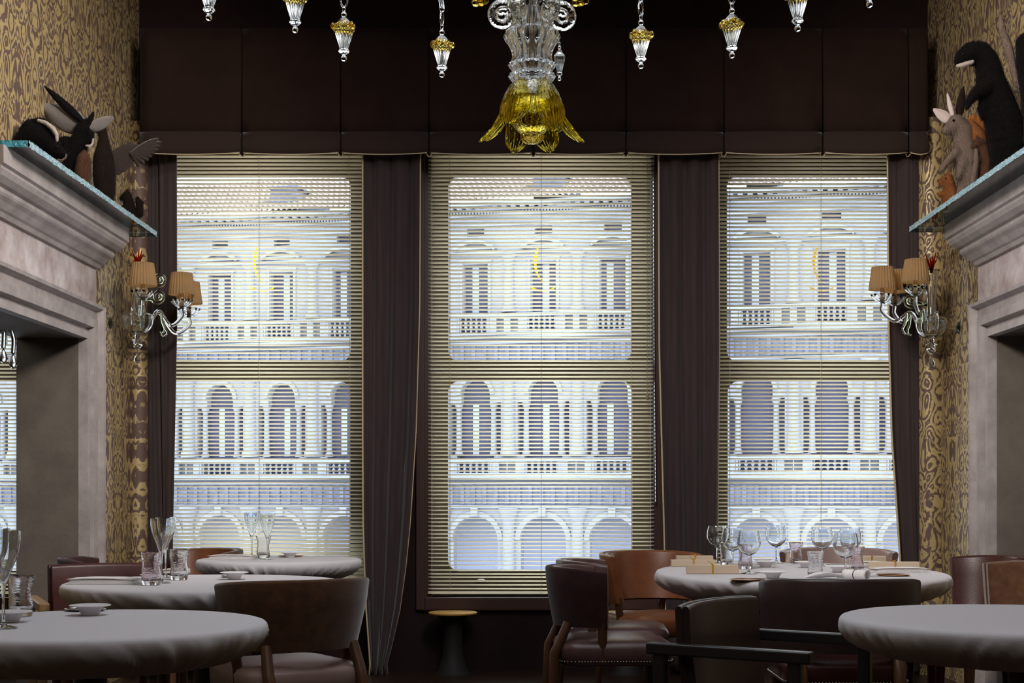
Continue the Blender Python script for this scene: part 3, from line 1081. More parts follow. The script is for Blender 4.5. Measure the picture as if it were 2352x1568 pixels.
# ------------------------------------------------------------------ tables and cloths
def table(cx, cy, Rr, label, lab_cloth, H=0.745, seed=1, drop=0.115, gather=0.18, oval=1.0):
    t = empty('round_table', (cx, cy, 0), label=label, cat='table', group='round dining tables')
    MB().lathe([(Rr - 0.03, H - 0.030), (Rr - 0.02, H - 0.022), (Rr - 0.012, H - 0.004), (Rr - 0.02, H)], 64).build('tabletop', M['wood'], t, smooth=40)
    MB().lathe([(0.05, 0.03), (0.045, 0.1), (0.045, H - 0.1), (0.12, H - 0.03)], 24).build('pedestal', M['black_wood'], t, smooth=40)
    MB().lathe([(0.30, 0), (0.30, 0.015), (0.26, 0.03), (0.05, 0.04)], 40).build('foot_plate', M['black_wood'], t, smooth=40)
    prof = [(Rr * 0.5, 0.004), (Rr - 0.05, 0.004), (Rr - 0.014, 0.0038), (Rr - 0.005, 0.001), (Rr + 0.001, -0.005), (Rr + 0.004, -0.013), (Rr + 0.005, -0.024),
            (Rr + 0.003, -0.036), (Rr - 0.005, -0.05), (Rr - 0.020, -0.066), (Rr - 0.045, -0.082), (Rr - 0.085, -0.098), (Rr - 0.12, -0.107), (Rr - gather, -drop)]
    n = 360
    def rf(a, r, zz):
        if zz > 0.0005:
            return r
        d = max(0.0, min(1.0, (-zz - 0.008) / 0.05))
        sw = a + (-zz) * 2.6 * (1 if math.sin(2 * a + seed) > 0 else -1) * abs(math.sin(2 * a + seed))      # creases run aslant
        q = Vector((math.cos(sw) * 4.6, math.sin(sw) * 4.6, seed * 3.1))
        wv = noise.noise(q * 0.7)
        ridge = (1 - abs(noise.noise(q * 1.5 + Vector((5, 1, 0))))) ** 11
        fine = (1 - abs(noise.noise(q * 3.4 + Vector((1, 7, 0))))) ** 14
        return r + d * (wv * 0.007 + ridge * 0.013 + fine * 0.008 - 0.007)
    c = MB().lathe(prof, n, rfun=rf).build('tablecloth', M['cloth'], smooth=80)
    c.location = (cx, cy, H)
    t.scale = (1, oval, 1)
    c.scale = (1, oval, 1)
    tag(c, lab_cloth, 'tablecloth', 'fitted white tablecloths')
    return H + 0.0045
T1 = (-1.205, 3.93, 0.480)
T2 = (-1.312, 5.80, 0.560)
T3 = (-1.375, 7.92, 0.452)
TR = (1.262, 6.60, 0.655)
T4 = (1.436, 4.10, 0.520)
ZT_ = table(*T1, 'round dining table nearest the camera at the left edge', 'white cloth on the nearest left table, gathered under its rim', seed=1)
table(*T2, 'round dining table in the middle of the left row of three', 'white cloth on the middle table of the left row', seed=2)
table(*T3, 'small round dining table under the left window', 'white cloth on the small table under the left window', seed=3)
table(*TR, 'large round dining table at the right laid for several guests', 'white cloth on the large laid table at the right', seed=4, drop=0.135, oval=1.42)
table(*T4, 'bare round dining table nearest the camera at the right edge', 'white cloth on the empty table in the right foreground', seed=5)
ZT_ = 0.7498

# ------------------------------------------------------------------ chairs
def chair(x, y, face, label, outer, inner, seat_m, wood='wood', arms=False, ang=88, top=0.80, bot=0.53, rt=0.315, rb=0.262,
          studs=False, thick=0.032, cyb=0.0, dip=0.018, flare=0.0, arm_wood='black_wood', group='barrel backed dining chairs', seat_d=0.25):
    """face: direction the sitter looks, degrees from +x counter-clockwise"""
    root = empty('dining_chair', (x, y, 0), R(face - 90), label, 'chair', group)
    n = 30
    def shell(r_t, r_b, th, a, zt, zb_, taper=True):
        mb = MB()
        prof = []
        k = 5
        secs = []
        for i in range(n + 1):
            t = -1 + 2 * i / n
            an = R(-90 + a * t)
            # ends of the back drop slightly
            dz = -dip * abs(t) ** 3
            ring = []
            for (s, rr) in ((0, r_t), (1, r_b)):
                pass
            pts = [(r_b, zb_), (r_b * 0.3 + r_t * 0.7 + 0.004, zb_ + (zt - zb_) * 0.62), (r_t, zt + dz - 0.012), (r_t - 0.004, zt + dz - 0.003), (r_t - th * 0.5, zt + dz),
                   (r_t - th + 0.004, zt + dz - 0.003), (r_t - th, zt + dz - 0.012), (r_b * 0.3 + r_t * 0.7 + 0.004 - th, zb_ + (zt - zb_) * 0.62), (r_b - th, zb_)]
            secs.append([(q * math.cos(an) * 0.97, q * math.sin(an) * 0.92 + cyb, z_) for (q, z_) in pts])
        m_ = len(secs[0])
        v = [p for s_ in secs for p in s_]
        f = []
        for i in range(n):
            for j in range(m_):
                j2 = (j + 1) % m_
                f.append((i * m_ + j, i * m_ + j2, (i + 1) * m_ + j2, (i + 1) * m_ + j))
        f.append(tuple(range(m_)))
        f.append(tuple(range((n + 1) * m_ - 1, n * m_ - 1, -1)))
        mb.add(v, f)
        return mb
    shell(rt, rb, thick, ang, top, bot).build('backrest', M[outer], root, smooth=70)
    o = shell(rt - thick + 0.002, rb - thick + 0.002, 0.026, ang - (2 if ang > 40 else 0.3), top - 0.002, bot + 0.01).build('inner_pad', M[inner], root, smooth=70)
    # seat: rounded cushion over an upholstered apron
    def rr(hw, hd, r, z_, k=6):
        return [(px_, py_ + 0.02, z_) for (px_, py_) in rounded_rect(0, 0, hw, hd, r, k)]
    rings = [rr(.225, seat_d - .015, .07, .365), rr(.235, seat_d - .005, .08, .37), rr(.240, seat_d, .085, .44), rr(.232, seat_d - .008, .08, .458), rr(.19, seat_d - .05, .07, .474), rr(.10, .12, .05, .482)]
    m_ = len(rings[0])
    v = [p for r_ in rings for p in r_]
    f = [(i * m_ + j, i * m_ + (j + 1) % m_, (i + 1) * m_ + (j + 1) % m_, (i + 1) * m_ + j) for i in range(len(rings) - 1) for j in range(m_)]
    f += [tuple(range(m_ - 1, -1, -1)), tuple(range((len(rings) - 1) * m_, len(rings) * m_))]
    MB().add(v, f).build('seat', M[seat_m], root, smooth=60)
    if studs:
        mb = MB()
        per = rr(.241, seat_d + .001, .085, .385, 8)
        tot = []
        for i in range(len(per)):
            a, b = Vector(per[i]), Vector(per[(i + 1) % len(per)])
            k = max(1, int((b - a).length / 0.0125))
            for q in range(k):
                tot.append(a.lerp(b, q / k))
        for p in tot:
            mb.sphere(p, 0.0038, 4)
        mb.build('nail_trim', M['stud'], root, smooth=180)
    for (sx, sy) in ((-1, 1), (1, 1)):
        lx, ly = sx * 0.195, 0.02 + sy * (seat_d - 0.045)
        MB().tube([(lx, ly, 0.37), (lx * 1.02, ly + 0.004, 0.2), (lx * 1.04, ly + 0.01, 0)], [0.026, 0.021, 0.014], 8).build('leg', M[wood], root, smooth=50)
    for sx in (-1, 1):
        lx, ly = sx * 0.185, -0.02 - seat_d + 0.06
        MB().tube([(lx * 0.95, -0.188, bot + 0.02), (lx, -0.228, 0.455), (lx, -0.246, 0.42), (lx, -0.252, 0.3), (lx * 1.06, -0.275, 0)], [0.020, 0.022, 0.023, 0.023, 0.015], 10).build('leg', M[wood], root, smooth=50)
        # side posts from the seat to the ends of the back
        ex, ey = sx * rb * math.cos(R(-90 + ang)) , 0
        px_ = sx * (rb - 0.02) * math.sin(R(ang)) * 0.97
        py_ = -(rb - 0.02) * math.cos(R(ang)) * 0.92 + cyb
        MB().tube([(px_, py_ - 0.02, bot + 0.03), (sx * 0.222, py_ - 0.02, 0.46), (sx * 0.222, py_ - 0.02, 0.38)], [0.022, 0.020, 0.018], 8).build('back_post', M[wood], root, smooth=50)
    if arms:
        for sx in (-1, 1):
            xx = sx * 0.285
            mb = MB().box(xx - 0.022, xx + 0.022, -0.30, 0.22, 0.625, 0.66)
            mb.box(xx - 0.016, xx + 0.016, 0.15, 0.19, 0.0, 0.63)
            mb.box(xx - 0.016, xx + 0.016, -0.28, -0.24, 0.0, 0.63)
            mb.build('armrest', M[arm_wood], root, bevel=0.006)
    return root
chair(-0.905, 5.42, 124, 'brown mohair barrel chair facing away at the middle left table', 'mohair', 'tan_leather', 'grey_leather', rt=0.318, rb=0.268, top=0.795, bot=0.53, ang=86)
chair(-1.80, 6.13, -66, 'dark red leather armchair with pale wooden arm at the middle left table', 'red_leather', 'red_leather', 'red_leather', arms=True, top=0.80, bot=0.47, arm_wood='pale_wood', ang=16, rt=0.86, rb=0.83, cyb=0.53, dip=0.004, thick=0.024)
chair(-2.02, 7.05, 8, 'dark brown mohair chair against the papered left wall', 'plum_mohair', 'plum_mohair', 'red_leather', top=0.80, ang=60)
chair(-1.97, 8.40, 222, 'rust mohair chair in the corner behind the small table under the window', 'mohair', 'tan_leather', 'tan_leather', top=0.785, ang=85)
chair(0.36, 6.36, 3, 'plum mohair chair with nail-studded seat, nearest of the pair left of the laid table', 'plum_mohair', 'plum_leather', 'plum_leather', studs=True, top=0.79, ang=84, rt=0.30)
chair(0.42, 6.98, -2, 'plum leather chair just behind the nail-studded mohair chair', 'plum_leather', 'plum_leather', 'plum_leather', top=0.79, ang=84, rt=0.30, studs=True)
chair(0.69, 7.62, -62, 'tan leather barrel chair left of the laid table by the curtain', 'tan_leather', 'tan_leather', 'tan_leather', top=0.80, ang=95)
chair(1.76, 8.02, -96, 'plum grey leather chair behind the laid table under the right window', 'plum_leather', 'grey_leather', 'plum_leather', top=0.80, ang=92, rt=0.34, rb=0.29)
chair(0.775, 4.36, -33, 'dark leather armchair with black wooden arms at the front right table', 'dark_leather', 'dark_leather', 'plum_leather', arms=True, top=0.775, bot=0.47, ang=19, rt=0.86, rb=0.83, cyb=0.53, dip=0.004, thick=0.022)
chair(1.235, 5.66, 90, 'wide dark leather chair with its back to the camera at the laid table', 'dark_leather', 'dark_leather', 'red_leather', top=0.785, bot=0.50, ang=80, rt=0.335, rb=0.315, studs=True)
chair(2.19, 7.08, 180, 'red brown leather barrel chair against the right wall behind the mohair one', 'red_leather', 'red_leather', 'red_leather', top=0.80, ang=88)
chair(2.165, 6.45, 182, 'brown mohair barrel chair at the right edge above the empty table', 'mohair', 'mohair', 'tan_leather', top=0.80, ang=88)

def stool(px, py, Y, label):
    p = at(px, py, Y)
    root = empty('side_stool', (p.x, p.y, 0), label=label, cat='stool', group='gold topped stools')
    MB().lathe([(0.147, -0.012), (0.152, -0.006), (0.152, -0.002), (0.149, 0)], 40, (0, 0, p.z)).build('top', M['gold_top'], root, smooth=40)
    MB().lathe([(0.11, 0), (0.09, 0.02), (0.06, 0.12), (0.055, p.z - 0.08), (0.10, p.z - 0.013)], 32).build('base', M['dark_stone'], root, smooth=50)
stool(1040, 1405, 8.80, 'low stool with glowing gold disc top under the middle window')
stool(1442, 1405, 8.80, 'low gold-topped stool half hidden behind the tan leather chair')

# ------------------------------------------------------------------ tableware
def glass_mesh(outer, inner, n=40, lobes=None):
    prof = list(outer) + list(reversed(inner))
    return MB().lathe(prof, n, rfun=lobes)
def interp(pts, n=6):
    return [(p.x, p.y) for p in bez([(a, b, 0) for a, b in pts], n)]
def make_flute():
    o = interp([(0.0001, 0.0), (0.030, 0.0), (0.036, 0.0015), (0.020, 0.006), (0.006, 0.014), (0.0042, 0.05), (0.0045, 0.09), (0.009, 0.12), (0.022, 0.155), (0.035, 0.19), (0.0415, 0.22), (0.0435, 0.245), (0.043, 0.258)], 5)
    i = interp([(0.0001, 0.118), (0.005, 0.122), (0.0205, 0.157), (0.0335, 0.19), (0.040, 0.22), (0.042, 0.245), (0.0418, 0.258)], 5)
    return glass_mesh([(max(r, 1e-4), z) for r, z in o], [(max(r, 1e-4), z) for r, z in i])
def make_wine():
    o = interp([(0.0001, 0.0), (0.030, 0.0), (0.037, 0.0015), (0.018, 0.006), (0.005, 0.014), (0.0038, 0.05), (0.005, 0.078), (0.022, 0.088), (0.043, 0.108), (0.053, 0.135), (0.053, 0.160), (0.048, 0.182), (0.0445, 0.193)], 5)
    i = interp([(0.0001, 0.086), (0.020, 0.0905), (0.0415, 0.109), (0.0515, 0.135), (0.0515, 0.160), (0.0465, 0.182), (0.0433, 0.193)], 5)
    return glass_mesh([(max(r, 1e-4), z) for r, z in o], [(max(r, 1e-4), z) for r, z in i])
def make_tumbler():
    o = interp([(0.0001, 0.0), (0.030, 0.0), (0.036, 0.006), (0.0375, 0.03), (0.034, 0.06), (0.0335, 0.075), (0.038, 0.105), (0.0425, 0.122), (0.043, 0.128)], 5)
    i = interp([(0.0001, 0.016), (0.026, 0.018), (0.033, 0.03), (0.0302, 0.06), (0.030, 0.075), (0.034, 0.105), (0.038, 0.122), (0.0395, 0.128)], 5)
    def rf(a, r, z):
        k = math.sin(PI * min(1, max(0, z / 0.128)))
        return r * (1 + 0.05 * k * math.sin(3 * a + 60 * z) + 0.03 * k * math.cos(5 * a - 40 * z))
    return glass_mesh([(max(r, 1e-4), z) for r, z in o], [(max(r, 1e-4), z) for r, z in i], 48, rf)
def make_bowl():
    o = interp([(0.0001, 0.0), (0.023, 0.0), (0.026, 0.003), (0.031, 0.014), (0.039, 0.0225), (0.058, 0.028), (0.0595, 0.029)], 4)
    i = interp([(0.0001, 0.012), (0.020, 0.013), (0.028, 0.020), (0.040, 0.0265), (0.058, 0.0305)], 4)
    return glass_mesh([(max(r, 1e-4), z) for r, z in o], [(max(r, 1e-4), z) for r, z in i])
protos = {}
KIND = {'flute': ('champagne_flute', make_flute, 'clear', 'glass', 'champagne flutes'),
        'wine': ('wine_glass', make_wine, 'clear', 'wine glass', 'round bowled wine glasses'),
        'tumbler': ('water_tumbler', make_tumbler, 'tumbler', 'glass', 'rippled water tumblers'),
        'lilac': ('water_tumbler', make_tumbler, 'lilac', 'glass', 'rippled water tumblers'),
        'bowl': ('small_bowl', make_bowl, 'ceramic', 'bowl', 'small white bowls')}
def put(kind, px, py, label, tab, scale=1.0):
    """px, py: pixel of the foot's centre; it stands on the table top"""
    Y = (EYE - ZT_) * FPX / (py - VY)
    p = at(px, py, Y)
    nm, fn, mt, cat, grp = KIND[kind]
    if kind not in protos:
        o = fn().build(nm, M[mt], smooth=50)
        protos[kind] = o
    else:
        o = protos[kind].copy()
        COL.objects.link(o)
    o.location = (p.x, p.y, ZT_)
    o.rotation_euler = (0, 0, random.uniform(0, 6))
    o.scale = (scale,) * 3
    tag(o, label, cat, grp)
    return o
# left foreground table
put('flute', 8, 1442, 'champagne flute cut by the left edge on the nearest left table', T1)
put('flute', -14, 1424, 'champagne flute mostly out of frame behind the nearest left one', T1)
put('tumbler', 47, 1414, 'big clear tumbler on the nearest left table', T1, 0.92)
put('bowl', 22, 1428, 'white bowl between flute and tumbler at the left edge', T1)
put('bowl', 207, 1412, 'white bowl with flared rim alone on the nearest left table', T1)
# middle left table
put('flute', 371, 1338, 'front champagne flute of the pair on the middle left table', T2, 1.0)
put('flute', 381, 1325, 'rear champagne flute of the pair on the middle left table', T2, 1.0)
put('lilac', 347, 1343, 'lilac tinted tumbler left of the flutes on the middle left table', T2, 1.0)
put('tumbler', 411, 1331, 'rippled tumbler right of the flutes on the middle left table', T2, 1.0)
put('bowl', 538, 1330, 'white bowl at the right side of the middle left table', T2)
# table under the left window
put('flute', 578, 1278, 'left champagne flute on the table under the left window', T3, 0.98)
put('flute', 614, 1284, 'right champagne flute on the table under the left window', T3, 0.98)
put('tumbler', 605, 1281, 'tumbler behind the two flutes under the left window', T3, 0.98)
put('bowl', 666, 1280, 'white bowl on the table under the left window', T3)
# big table at the right
for px, py, s, lab in ((1647, 1292, 1.0, 'wine glass furthest left on the laid table, against the dark curtain'),
                       (1683, 1304, 1.0, 'second wine glass from the left on the laid table'),
                       (1720, 1317, 1.0, 'frontmost wine glass among the left cluster on the laid table'),
                       (1783, 1292, 1.02, 'lone wine glass on thin stem between the two clusters'),
                       (1888, 1299, 1.0, 'wine glass behind the blue tumbler, left of the right pair'),
                       (1942, 1326, 1.0, 'frontmost wine glass of the right cluster beside the rolled napkin'),
                       (1952, 1305, 1.0, 'wine glass at the back right of the right cluster')):
    put('wine', px, py, lab, TR, s)
for kd, px, py, s, lab in (('tumbler', 1668, 1297, 0.85, 'tumbler hidden behind the second wine glass from the left'),
                           ('lilac', 1712, 1306, 0.90, 'tumbler behind the frontmost wine glass of the left cluster'),
                           ('lilac', 1828, 1293, 0.85, 'lilac tumbler beside the lone wine glass'),
                           ('tumbler', 1873, 1325, 0.86, 'clear tumbler standing free in the middle of the laid table'),
                           ('lilac', 1966, 1312, 0.9, 'lilac tumbler behind the right cluster of wine glasses')):
    put(kd, px, py, lab, TR, s)
for px, py, lab in ((1775, 1328, 'white bowl with dark dip at the front of the laid table'), (1758, 1302, 'white bowl behind the left wine glasses'),
                    (1852, 1303, 'small white bowl at the far side of the laid table'), (1926, 1314, 'white bowl behind the frontmost right wine glass'),
                    (1752, 1296, 'white bowl at the far left of the laid table')):
    put('bowl', px, py, lab, TR)
o = MB().lathe([(0.0001, 0.015), (0.024, 0.015)], 24).build('dip', mat('brown_dip', rgb(70, 44, 34), 0.2), [x for x in COL.objects if x.get('label') == 'white bowl with dark dip at the front of the laid table'][0])

def flat(name, px, py, fn, label, cat, rz=0, group=None, z=ZT_):
    Y = (EYE - z) * FPX / (py - VY)
    p = at(px, py, Y)
    return empty(name, (p.x, p.y, z), R(rz), label, cat, group)
def napkin(px, py, L, D, H, rz, label):
    root = flat('folded_napkin', px, py, None, label, 'napkin', rz, 'folded white napkins')
    k = 4
    mb = MB()
    for i in range(k):
        h0, h1 = H * i / k, H * (i + 0.9) / k
        s = 1 - 0.02 * i
        def pt(u, v):
            a = u * 2 * PI
            return (0, 0, 0)
        mb.extrude([(x + (0.003 if i % 2 else 0), y) for x, y in rounded_rect(0, 0, L / 2 * s, D / 2 * s, 0.008, 3)], 'z', h0, h1)
    mb.build('cloth_fold', M['napkin'], root, bevel=0.002, smooth=50)
    mb = MB()
    mb.grid(lambda u, v: (-L / 2 + L * u * 0.985, -D / 2 + D * v, H + 0.004 * math.sin(PI * u) + 0.003 * noise.noise(Vector((u * 3, v * 3, px))) + 0.0005), 14, 8)
    mb.build('top_fold', M['napkin'], root, smooth=180, solid=0.003)
    return root
napkin(242, 1340, 0.27, 0.12, 0.020, -2, 'folded white napkin at the left of the middle left table')
napkin(533, 1284, 0.24, 0.13, 0.020, -3, 'folded white napkin on the table under the left window')
napkin(2065, 1314, 0.25, 0.10, 0.018, 6, 'folded white napkin at the right of the laid table')
napkin(2006, 1298, 0.17, 0.10, 0.015, 0, 'folded white napkin at the far right of the laid table')
napkin(1640, 1306, 0.12, 0.09, 0.014, 10, 'small folded napkin between parcels and left wine glasses')
napkin(405, 1315, 0.12, 0.10, 0.014, 10, 'small folded napkin between the tumblers on the middle left table')

def parcel(px, py, L, D, H, rz, label, bow=True):
    root = flat('tied_parcel', px, py, None, label, 'parcel', rz, 'beige parcels tied with gold ribbon')
    MB().box(-L / 2, L / 2, -D / 2, D / 2, 0, H).build('box', M['parcel'], root, bevel=0.003)
    e = 0.0012
    mb = MB()
    mb.box(-0.004, 0.004, -D / 2 - e, D / 2 + e, H, H + e).box(-0.004, 0.004, -D / 2 - e, -D / 2, 0, H + e).box(-0.004, 0.004, D / 2, D / 2 + e, 0, H + e)
    if bow:
        mb.tube(bez([(0, 0, H), (-0.012, -0.01, H + 0.012), (-0.022, -0.012, H + 0.018)], 4), 0.0014, 5)
        mb.tube(bez([(0, 0, H), (0.012, 0.006, H + 0.008), (0.022, 0.01, H + 0.010)], 4), 0.0014, 5)
        mb.sphere((0, 0, H + 0.003), 0.004, 5)
    mb.build('ribbon', M['ribbon'], root)
    return root
parcel(1636, 1317, 0.232, 0.05, 0.040, -2, 'beige parcel tied with gold ribbon, front one at the left of the laid table')
parcel(1592, 1300, 0.220, 0.05, 0.033, -1, 'beige parcel tied with gold ribbon, middle one at the left of the laid table')
parcel(1595, 1293, 0.190, 0.05, 0.040, 1, 'beige parcel tied with gold ribbon, rearmost at the left of the laid table')
parcel(2053, 1307, 0.235, 0.05, 0.036, 1, 'beige parcel tied with ribbon at the right of the laid table')
parcel(2000, 1294, 0.150, 0.05, 0.040, 0, 'plain beige parcel at the far right of the laid table', False)
parcel(1819, 1291, 0.060, 0.05, 0.050, 0, 'short tan box behind the lone wine glass', False)

def roll(px, py, label):
    root = flat('rolled_napkin', px, py, None, label, 'napkin', -52, 'rolled napkins')
    n = 40
    r = 0.021
    MB().grid(lambda u, v: ((-0.06 + 0.12 * v), (r - 0.006 * u) * math.cos(2 * PI * 1.6 * u), r + (r - 0.006 * u) * math.sin(2 * PI * 1.6 * u)), n, 6).build('linen_roll', M['napkin'], root, smooth=180, solid=0.0018)
    MB().tube([(0.0, (r + 0.001) * math.cos(a), r + (r + 0.001) * math.sin(a)) for a in [2 * PI * k / 24 for k in range(25)]], 0.0016, 5).build('tie', M['dark_stone'], root)
roll(1966, 1331, 'rolled white napkin with a dark tie beside the right wine glasses')

def dish(px, py, L, rz, label, mt='copper', D=0.05):
    Y = (EYE - ZT_) * FPX / (py - VY)
    p = at(px, py, Y)
    m_ = MB().lathe([(0.0001, 0.002), (0.8, 0.002), (0.97, 0.005), (1.0, 0.0065), (0.97, 0.004), (0.8, 0.0), (0.0001, 0.0)], 40)
    m_.v = [(x * L / 2, y * D / 2, z) for (x, y, z) in m_.v]
    o = m_.build('oval_dish', M[mt], smooth=50)
    o.location = (p.x, p.y, ZT_ + 0.0005)
    o.rotation_euler = (0, 0, R(rz))
    return tag(o, label, 'dish', 'polished oval dishes')
dish(2052, 1322, 0.150, 0, 'polished copper dish at the front right of the laid table', D=0.12)
dish(1716, 1333, 0.150, 0, 'polished copper dish behind the back of the wide dark chair', D=0.11)
dish(196, 1402, 0.125, 0, 'polished dark dish behind the lone bowl on the nearest left table', 'steel', 0.09)
dish(530, 1325, 0.085, 0, 'polished dish behind the bowl on the middle left table', 'steel', 0.06)
dish(668, 1278, 0.15, 0, 'polished dish behind the bowl under the left window', 'copper', 0.06)
dish(345, 1322, 0.09, 0, 'small pale dish behind the lilac tumbler on the middle left table', 'ceramic', 0.10)
o = MB().grid(lambda u, v: ((u - 0.5) * 0.17, (v - 0.5) * 0.10 * math.sin(PI * (0.06 + 0.88 * u)), 0.004 + 0.020 * (2 * v - 1) ** 2 * math.sin(PI * u) + 0.006 * u), 20, 10).build('leaf_dish', M['ceramic'], smooth=180, solid=0.003)
Yl = (EYE - ZT_) * FPX / (1329 - VY)
o.location = at(1893, 1329, Yl)
o.location.z = ZT_ + 0.001
tag(o, 'pale leaf shaped dish in front of the free standing tumbler', 'dish')
# ------------------------------------------------------------------ chandelier
def spiral(c, r0, turns, a0, axis_r, axis_u, n=28, shrink=0.25):
    """flat scroll: points spiralling in"""
    c, axis_r, axis_u = Vector(c), Vector(axis_r), Vector(axis_u)
    pts = []
    for k in range(n + 1):
        t = k / n
        a = a0 + turns * 2 * PI * t
        r = r0 * (1 - (1 - shrink) * t)
        pts.append(c + axis_r * math.cos(a) * r + axis_u * math.sin(a) * r)
    return pts

def pendant_meshes():
    """local origin at the drop's lower tip"""
    body = [(0.0001, 0.0), (0.006, 0.002), (0.010, 0.009), (0.008, 0.017), (0.005, 0.021), (0.012, 0.026), (0.019, 0.033), (0.016, 0.039), (0.013, 0.041),
            (0.018, 0.06), (0.027, 0.09), (0.031, 0.108), (0.030, 0.118), (0.024, 0.128), (0.014, 0.140), (0.006, 0.147), (0.009, 0.153), (0.009, 0.16), (0.005, 0.166), (0.006, 0.18), (0.0001, 0.186)]
    prof = interp(body, 3)
    def rf(a, r, z):
        return r * (1 + (0.07 * math.cos(14 * a) if 0.04 < z < 0.125 else 0))
    return MB().lathe([(max(r, 1e-4), z) for r, z in prof], 42, rfun=rf)
def collar_mesh():
    mb = MB()
    n = 56
    def pt(u, v):
        a = 2 * PI * u
        q = 2 * PI * v
        rr = 0.0335 + 0.003 * math.cos(7 * a)
        return ((rr + 0.0045 * math.cos(q)) * math.cos(a), (rr + 0.0045 * math.cos(q)) * math.sin(a), 0.113 + 0.008 * math.sin(q) + 0.003 * math.sin(7 * a))
    mb.grid(pt, n, 8)
    for k in range(3):
        a = k * 2 * PI / 3 + 0.1
        mb.sphere((0.038 * math.cos(a), 0.038 * math.sin(a), 0.115), 0.009, 6, (0.8, 0.8, 1.3))
    return mb

def chandelier():
    Yc = 4.15
    X0 = at(1222, 0, Yc).x
    root = empty('chandelier', (X0, Yc, ZC), label='blown glass chandelier with yellow flower and clear pendants hanging over the room', cat='chandelier')
    def L(px, py):
        p = at(px, py, Yc)
        return p.z - ZC
    # central stem, fluted baluster
    k = Yc / FPX
    pr = [(1, 190), (38, 190), (48, 182), (52, 174), (44, 168), (46, 160), (53, 150), (50, 158 - 10), (44, 135), (45, 120), (52, 104), (60, 92), (62, 82), (57, 74), (48, 68), (46, 60),
          (40, 40), (34, 20), (50, -10), (70, -60), (60, -120), (30, -170), (18, -260)]
    prof = [(r * k, L(0, py)) for r, py in pr]
    prof2 = [(p.x, p.y) for p in bez([(a, b, 0) for a, b in prof], 4)]
    inner = [(max(0.0015, r * 0.80), z) for r, z in prof2]
    def rf(a, r, z):
        return r * (1 + 0.055 * math.cos(16 * a))
    MB().lathe([(max(r, 1e-4), z) for r, z in prof2] + list(reversed(inner)), 96, rfun=rf).build('baluster', M['clear'], root, smooth=60)
    MB().tube([(0, 0, L(0, 175)), (0, 0, 0)], 0.006, 8).build('rod', M['steel'], root)
    MB().lathe([(0.07, 0), (0.065, -0.02), (0.02, -0.05), (0.0001, -0.05)], 24).build('ceiling_rose', M['brass'], root, smooth=50)
    # skirt of seeded glass above the flower
    sk = [(40, 186), (52, 200), (60, 215), (66, 232)]
    MB().lathe([(r * k, L(0, py)) for r, py in sk] + [((r - 3) * k, L(0, py)) for r, py in reversed(sk)], 48, lobes=8, amp=0.05).build('skirt', M['bubbly'], root, smooth=60)
    # glass ball inside the flower
    c = L(0, 262)
    MB().lathe([(max(1e-4, 50 * k * math.sin(PI * i / 20)), c - 52 * k * math.cos(PI * i / 20)) for i in range(21)], 48, lobes=12, amp=0.03).build('bulb_globe', M['bubbly'], root, smooth=60)
    g = MB().lathe([(max(1e-4, r * k), L(0, py)) for r, py in ((0.1, 330), (16, 328), (25, 320), (26, 312), (20, 304), (14, 300))], 40, lobes=9, amp=0.10)
    g.build('finial', M['straw'], root, smooth=60)
    # petals: (angle, half width, length in px, flick outward)
    for (ang, hw, ln, fl) in ((-48, 36, 122, 0.2), (-128, 36, 108, 0.3), (8, 26, 126, 1.35), (172, 26, 126, 1.35), (62, 30, 134, 0.55), (118, 30, 134, 0.55)):
        a0 = R(ang)
        def pt(u, v):
            t = v
            r = 40 * k + 36 * k * math.sin(min(1, t * 1.6) * PI / 2) + 34 * k * fl * max(0, t - 0.55) ** 1.5 / 0.45 ** 1.5
            zz = L(0, 196) - ln * k * t
            halfw = R(hw) * (min(1, 0.45 + t * 1.9)) * max(0.04, 1 - max(0, (t - 0.45) / 0.55) ** 2.2) ** 0.6
            s_ = 2 * u - 1
            a_ = a0 + s_ * halfw
            rr = r * (1 - 0.06 * s_ * s_) + 0.0012 * math.cos(26 * s_) + 0.0016 * math.sin(20 * t + 3 * s_)
            return (rr * math.cos(a_), rr * math.sin(a_), zz + 7 * k * (1 - s_ * s_) * (1 - t))
        o = MB().grid(pt, 30, 28).build('petal', M['amber'], root, smooth=180, solid=0.0035)
        o['label'] = 'yellow glass petal'
    # curled scrolls round the stem
    for i in range(6):
        a = R(60 * i + 5)
        rd = Vector((math.cos(a), math.sin(a), 0))
        c = rd * (68 * k) + Vector((0, 0, L(0, 38)))
        pts = [rd * (30 * k) + Vector((0, 0, L(0, -70))), rd * (58 * k) + Vector((0, 0, L(0, -30)))] + spiral(c, 27 * k, 1.35, R(100), -rd * -1, Vector((0, 0, 1)) , 30, 0.3)[::1]
        pts = [rd * (20 * k) + Vector((0, 0, L(0, -60))), rd * (40 * k) + Vector((0, 0, L(0, -25)))] + [c + rd * math.cos(R(140 - 480 * t)) * 28 * k * (1 - 0.65 * t) + Vector((0, 0, math.sin(R(140 - 480 * t)) * 28 * k * (1 - 0.65 * t))) for t in [q / 30 for q in range(31)]]
        MB().tube(pts, [0.013] * 2 + [0.0165 - 0.004 * q / 30 for q in range(31)], 12).build('scroll', M['bubbly'], root, smooth=180)
    # small clear drop tucked at the right of the stem
    sm = pendant_meshes()
    o = sm.build('stem_drop', M['clear'], root, smooth=60)
    o.scale = (0.5, 0.5, 0.62)
    q = at(1285, 186, Yc - 0.02)
    o.location = (q.x - X0, -0.02, q.z - ZC)
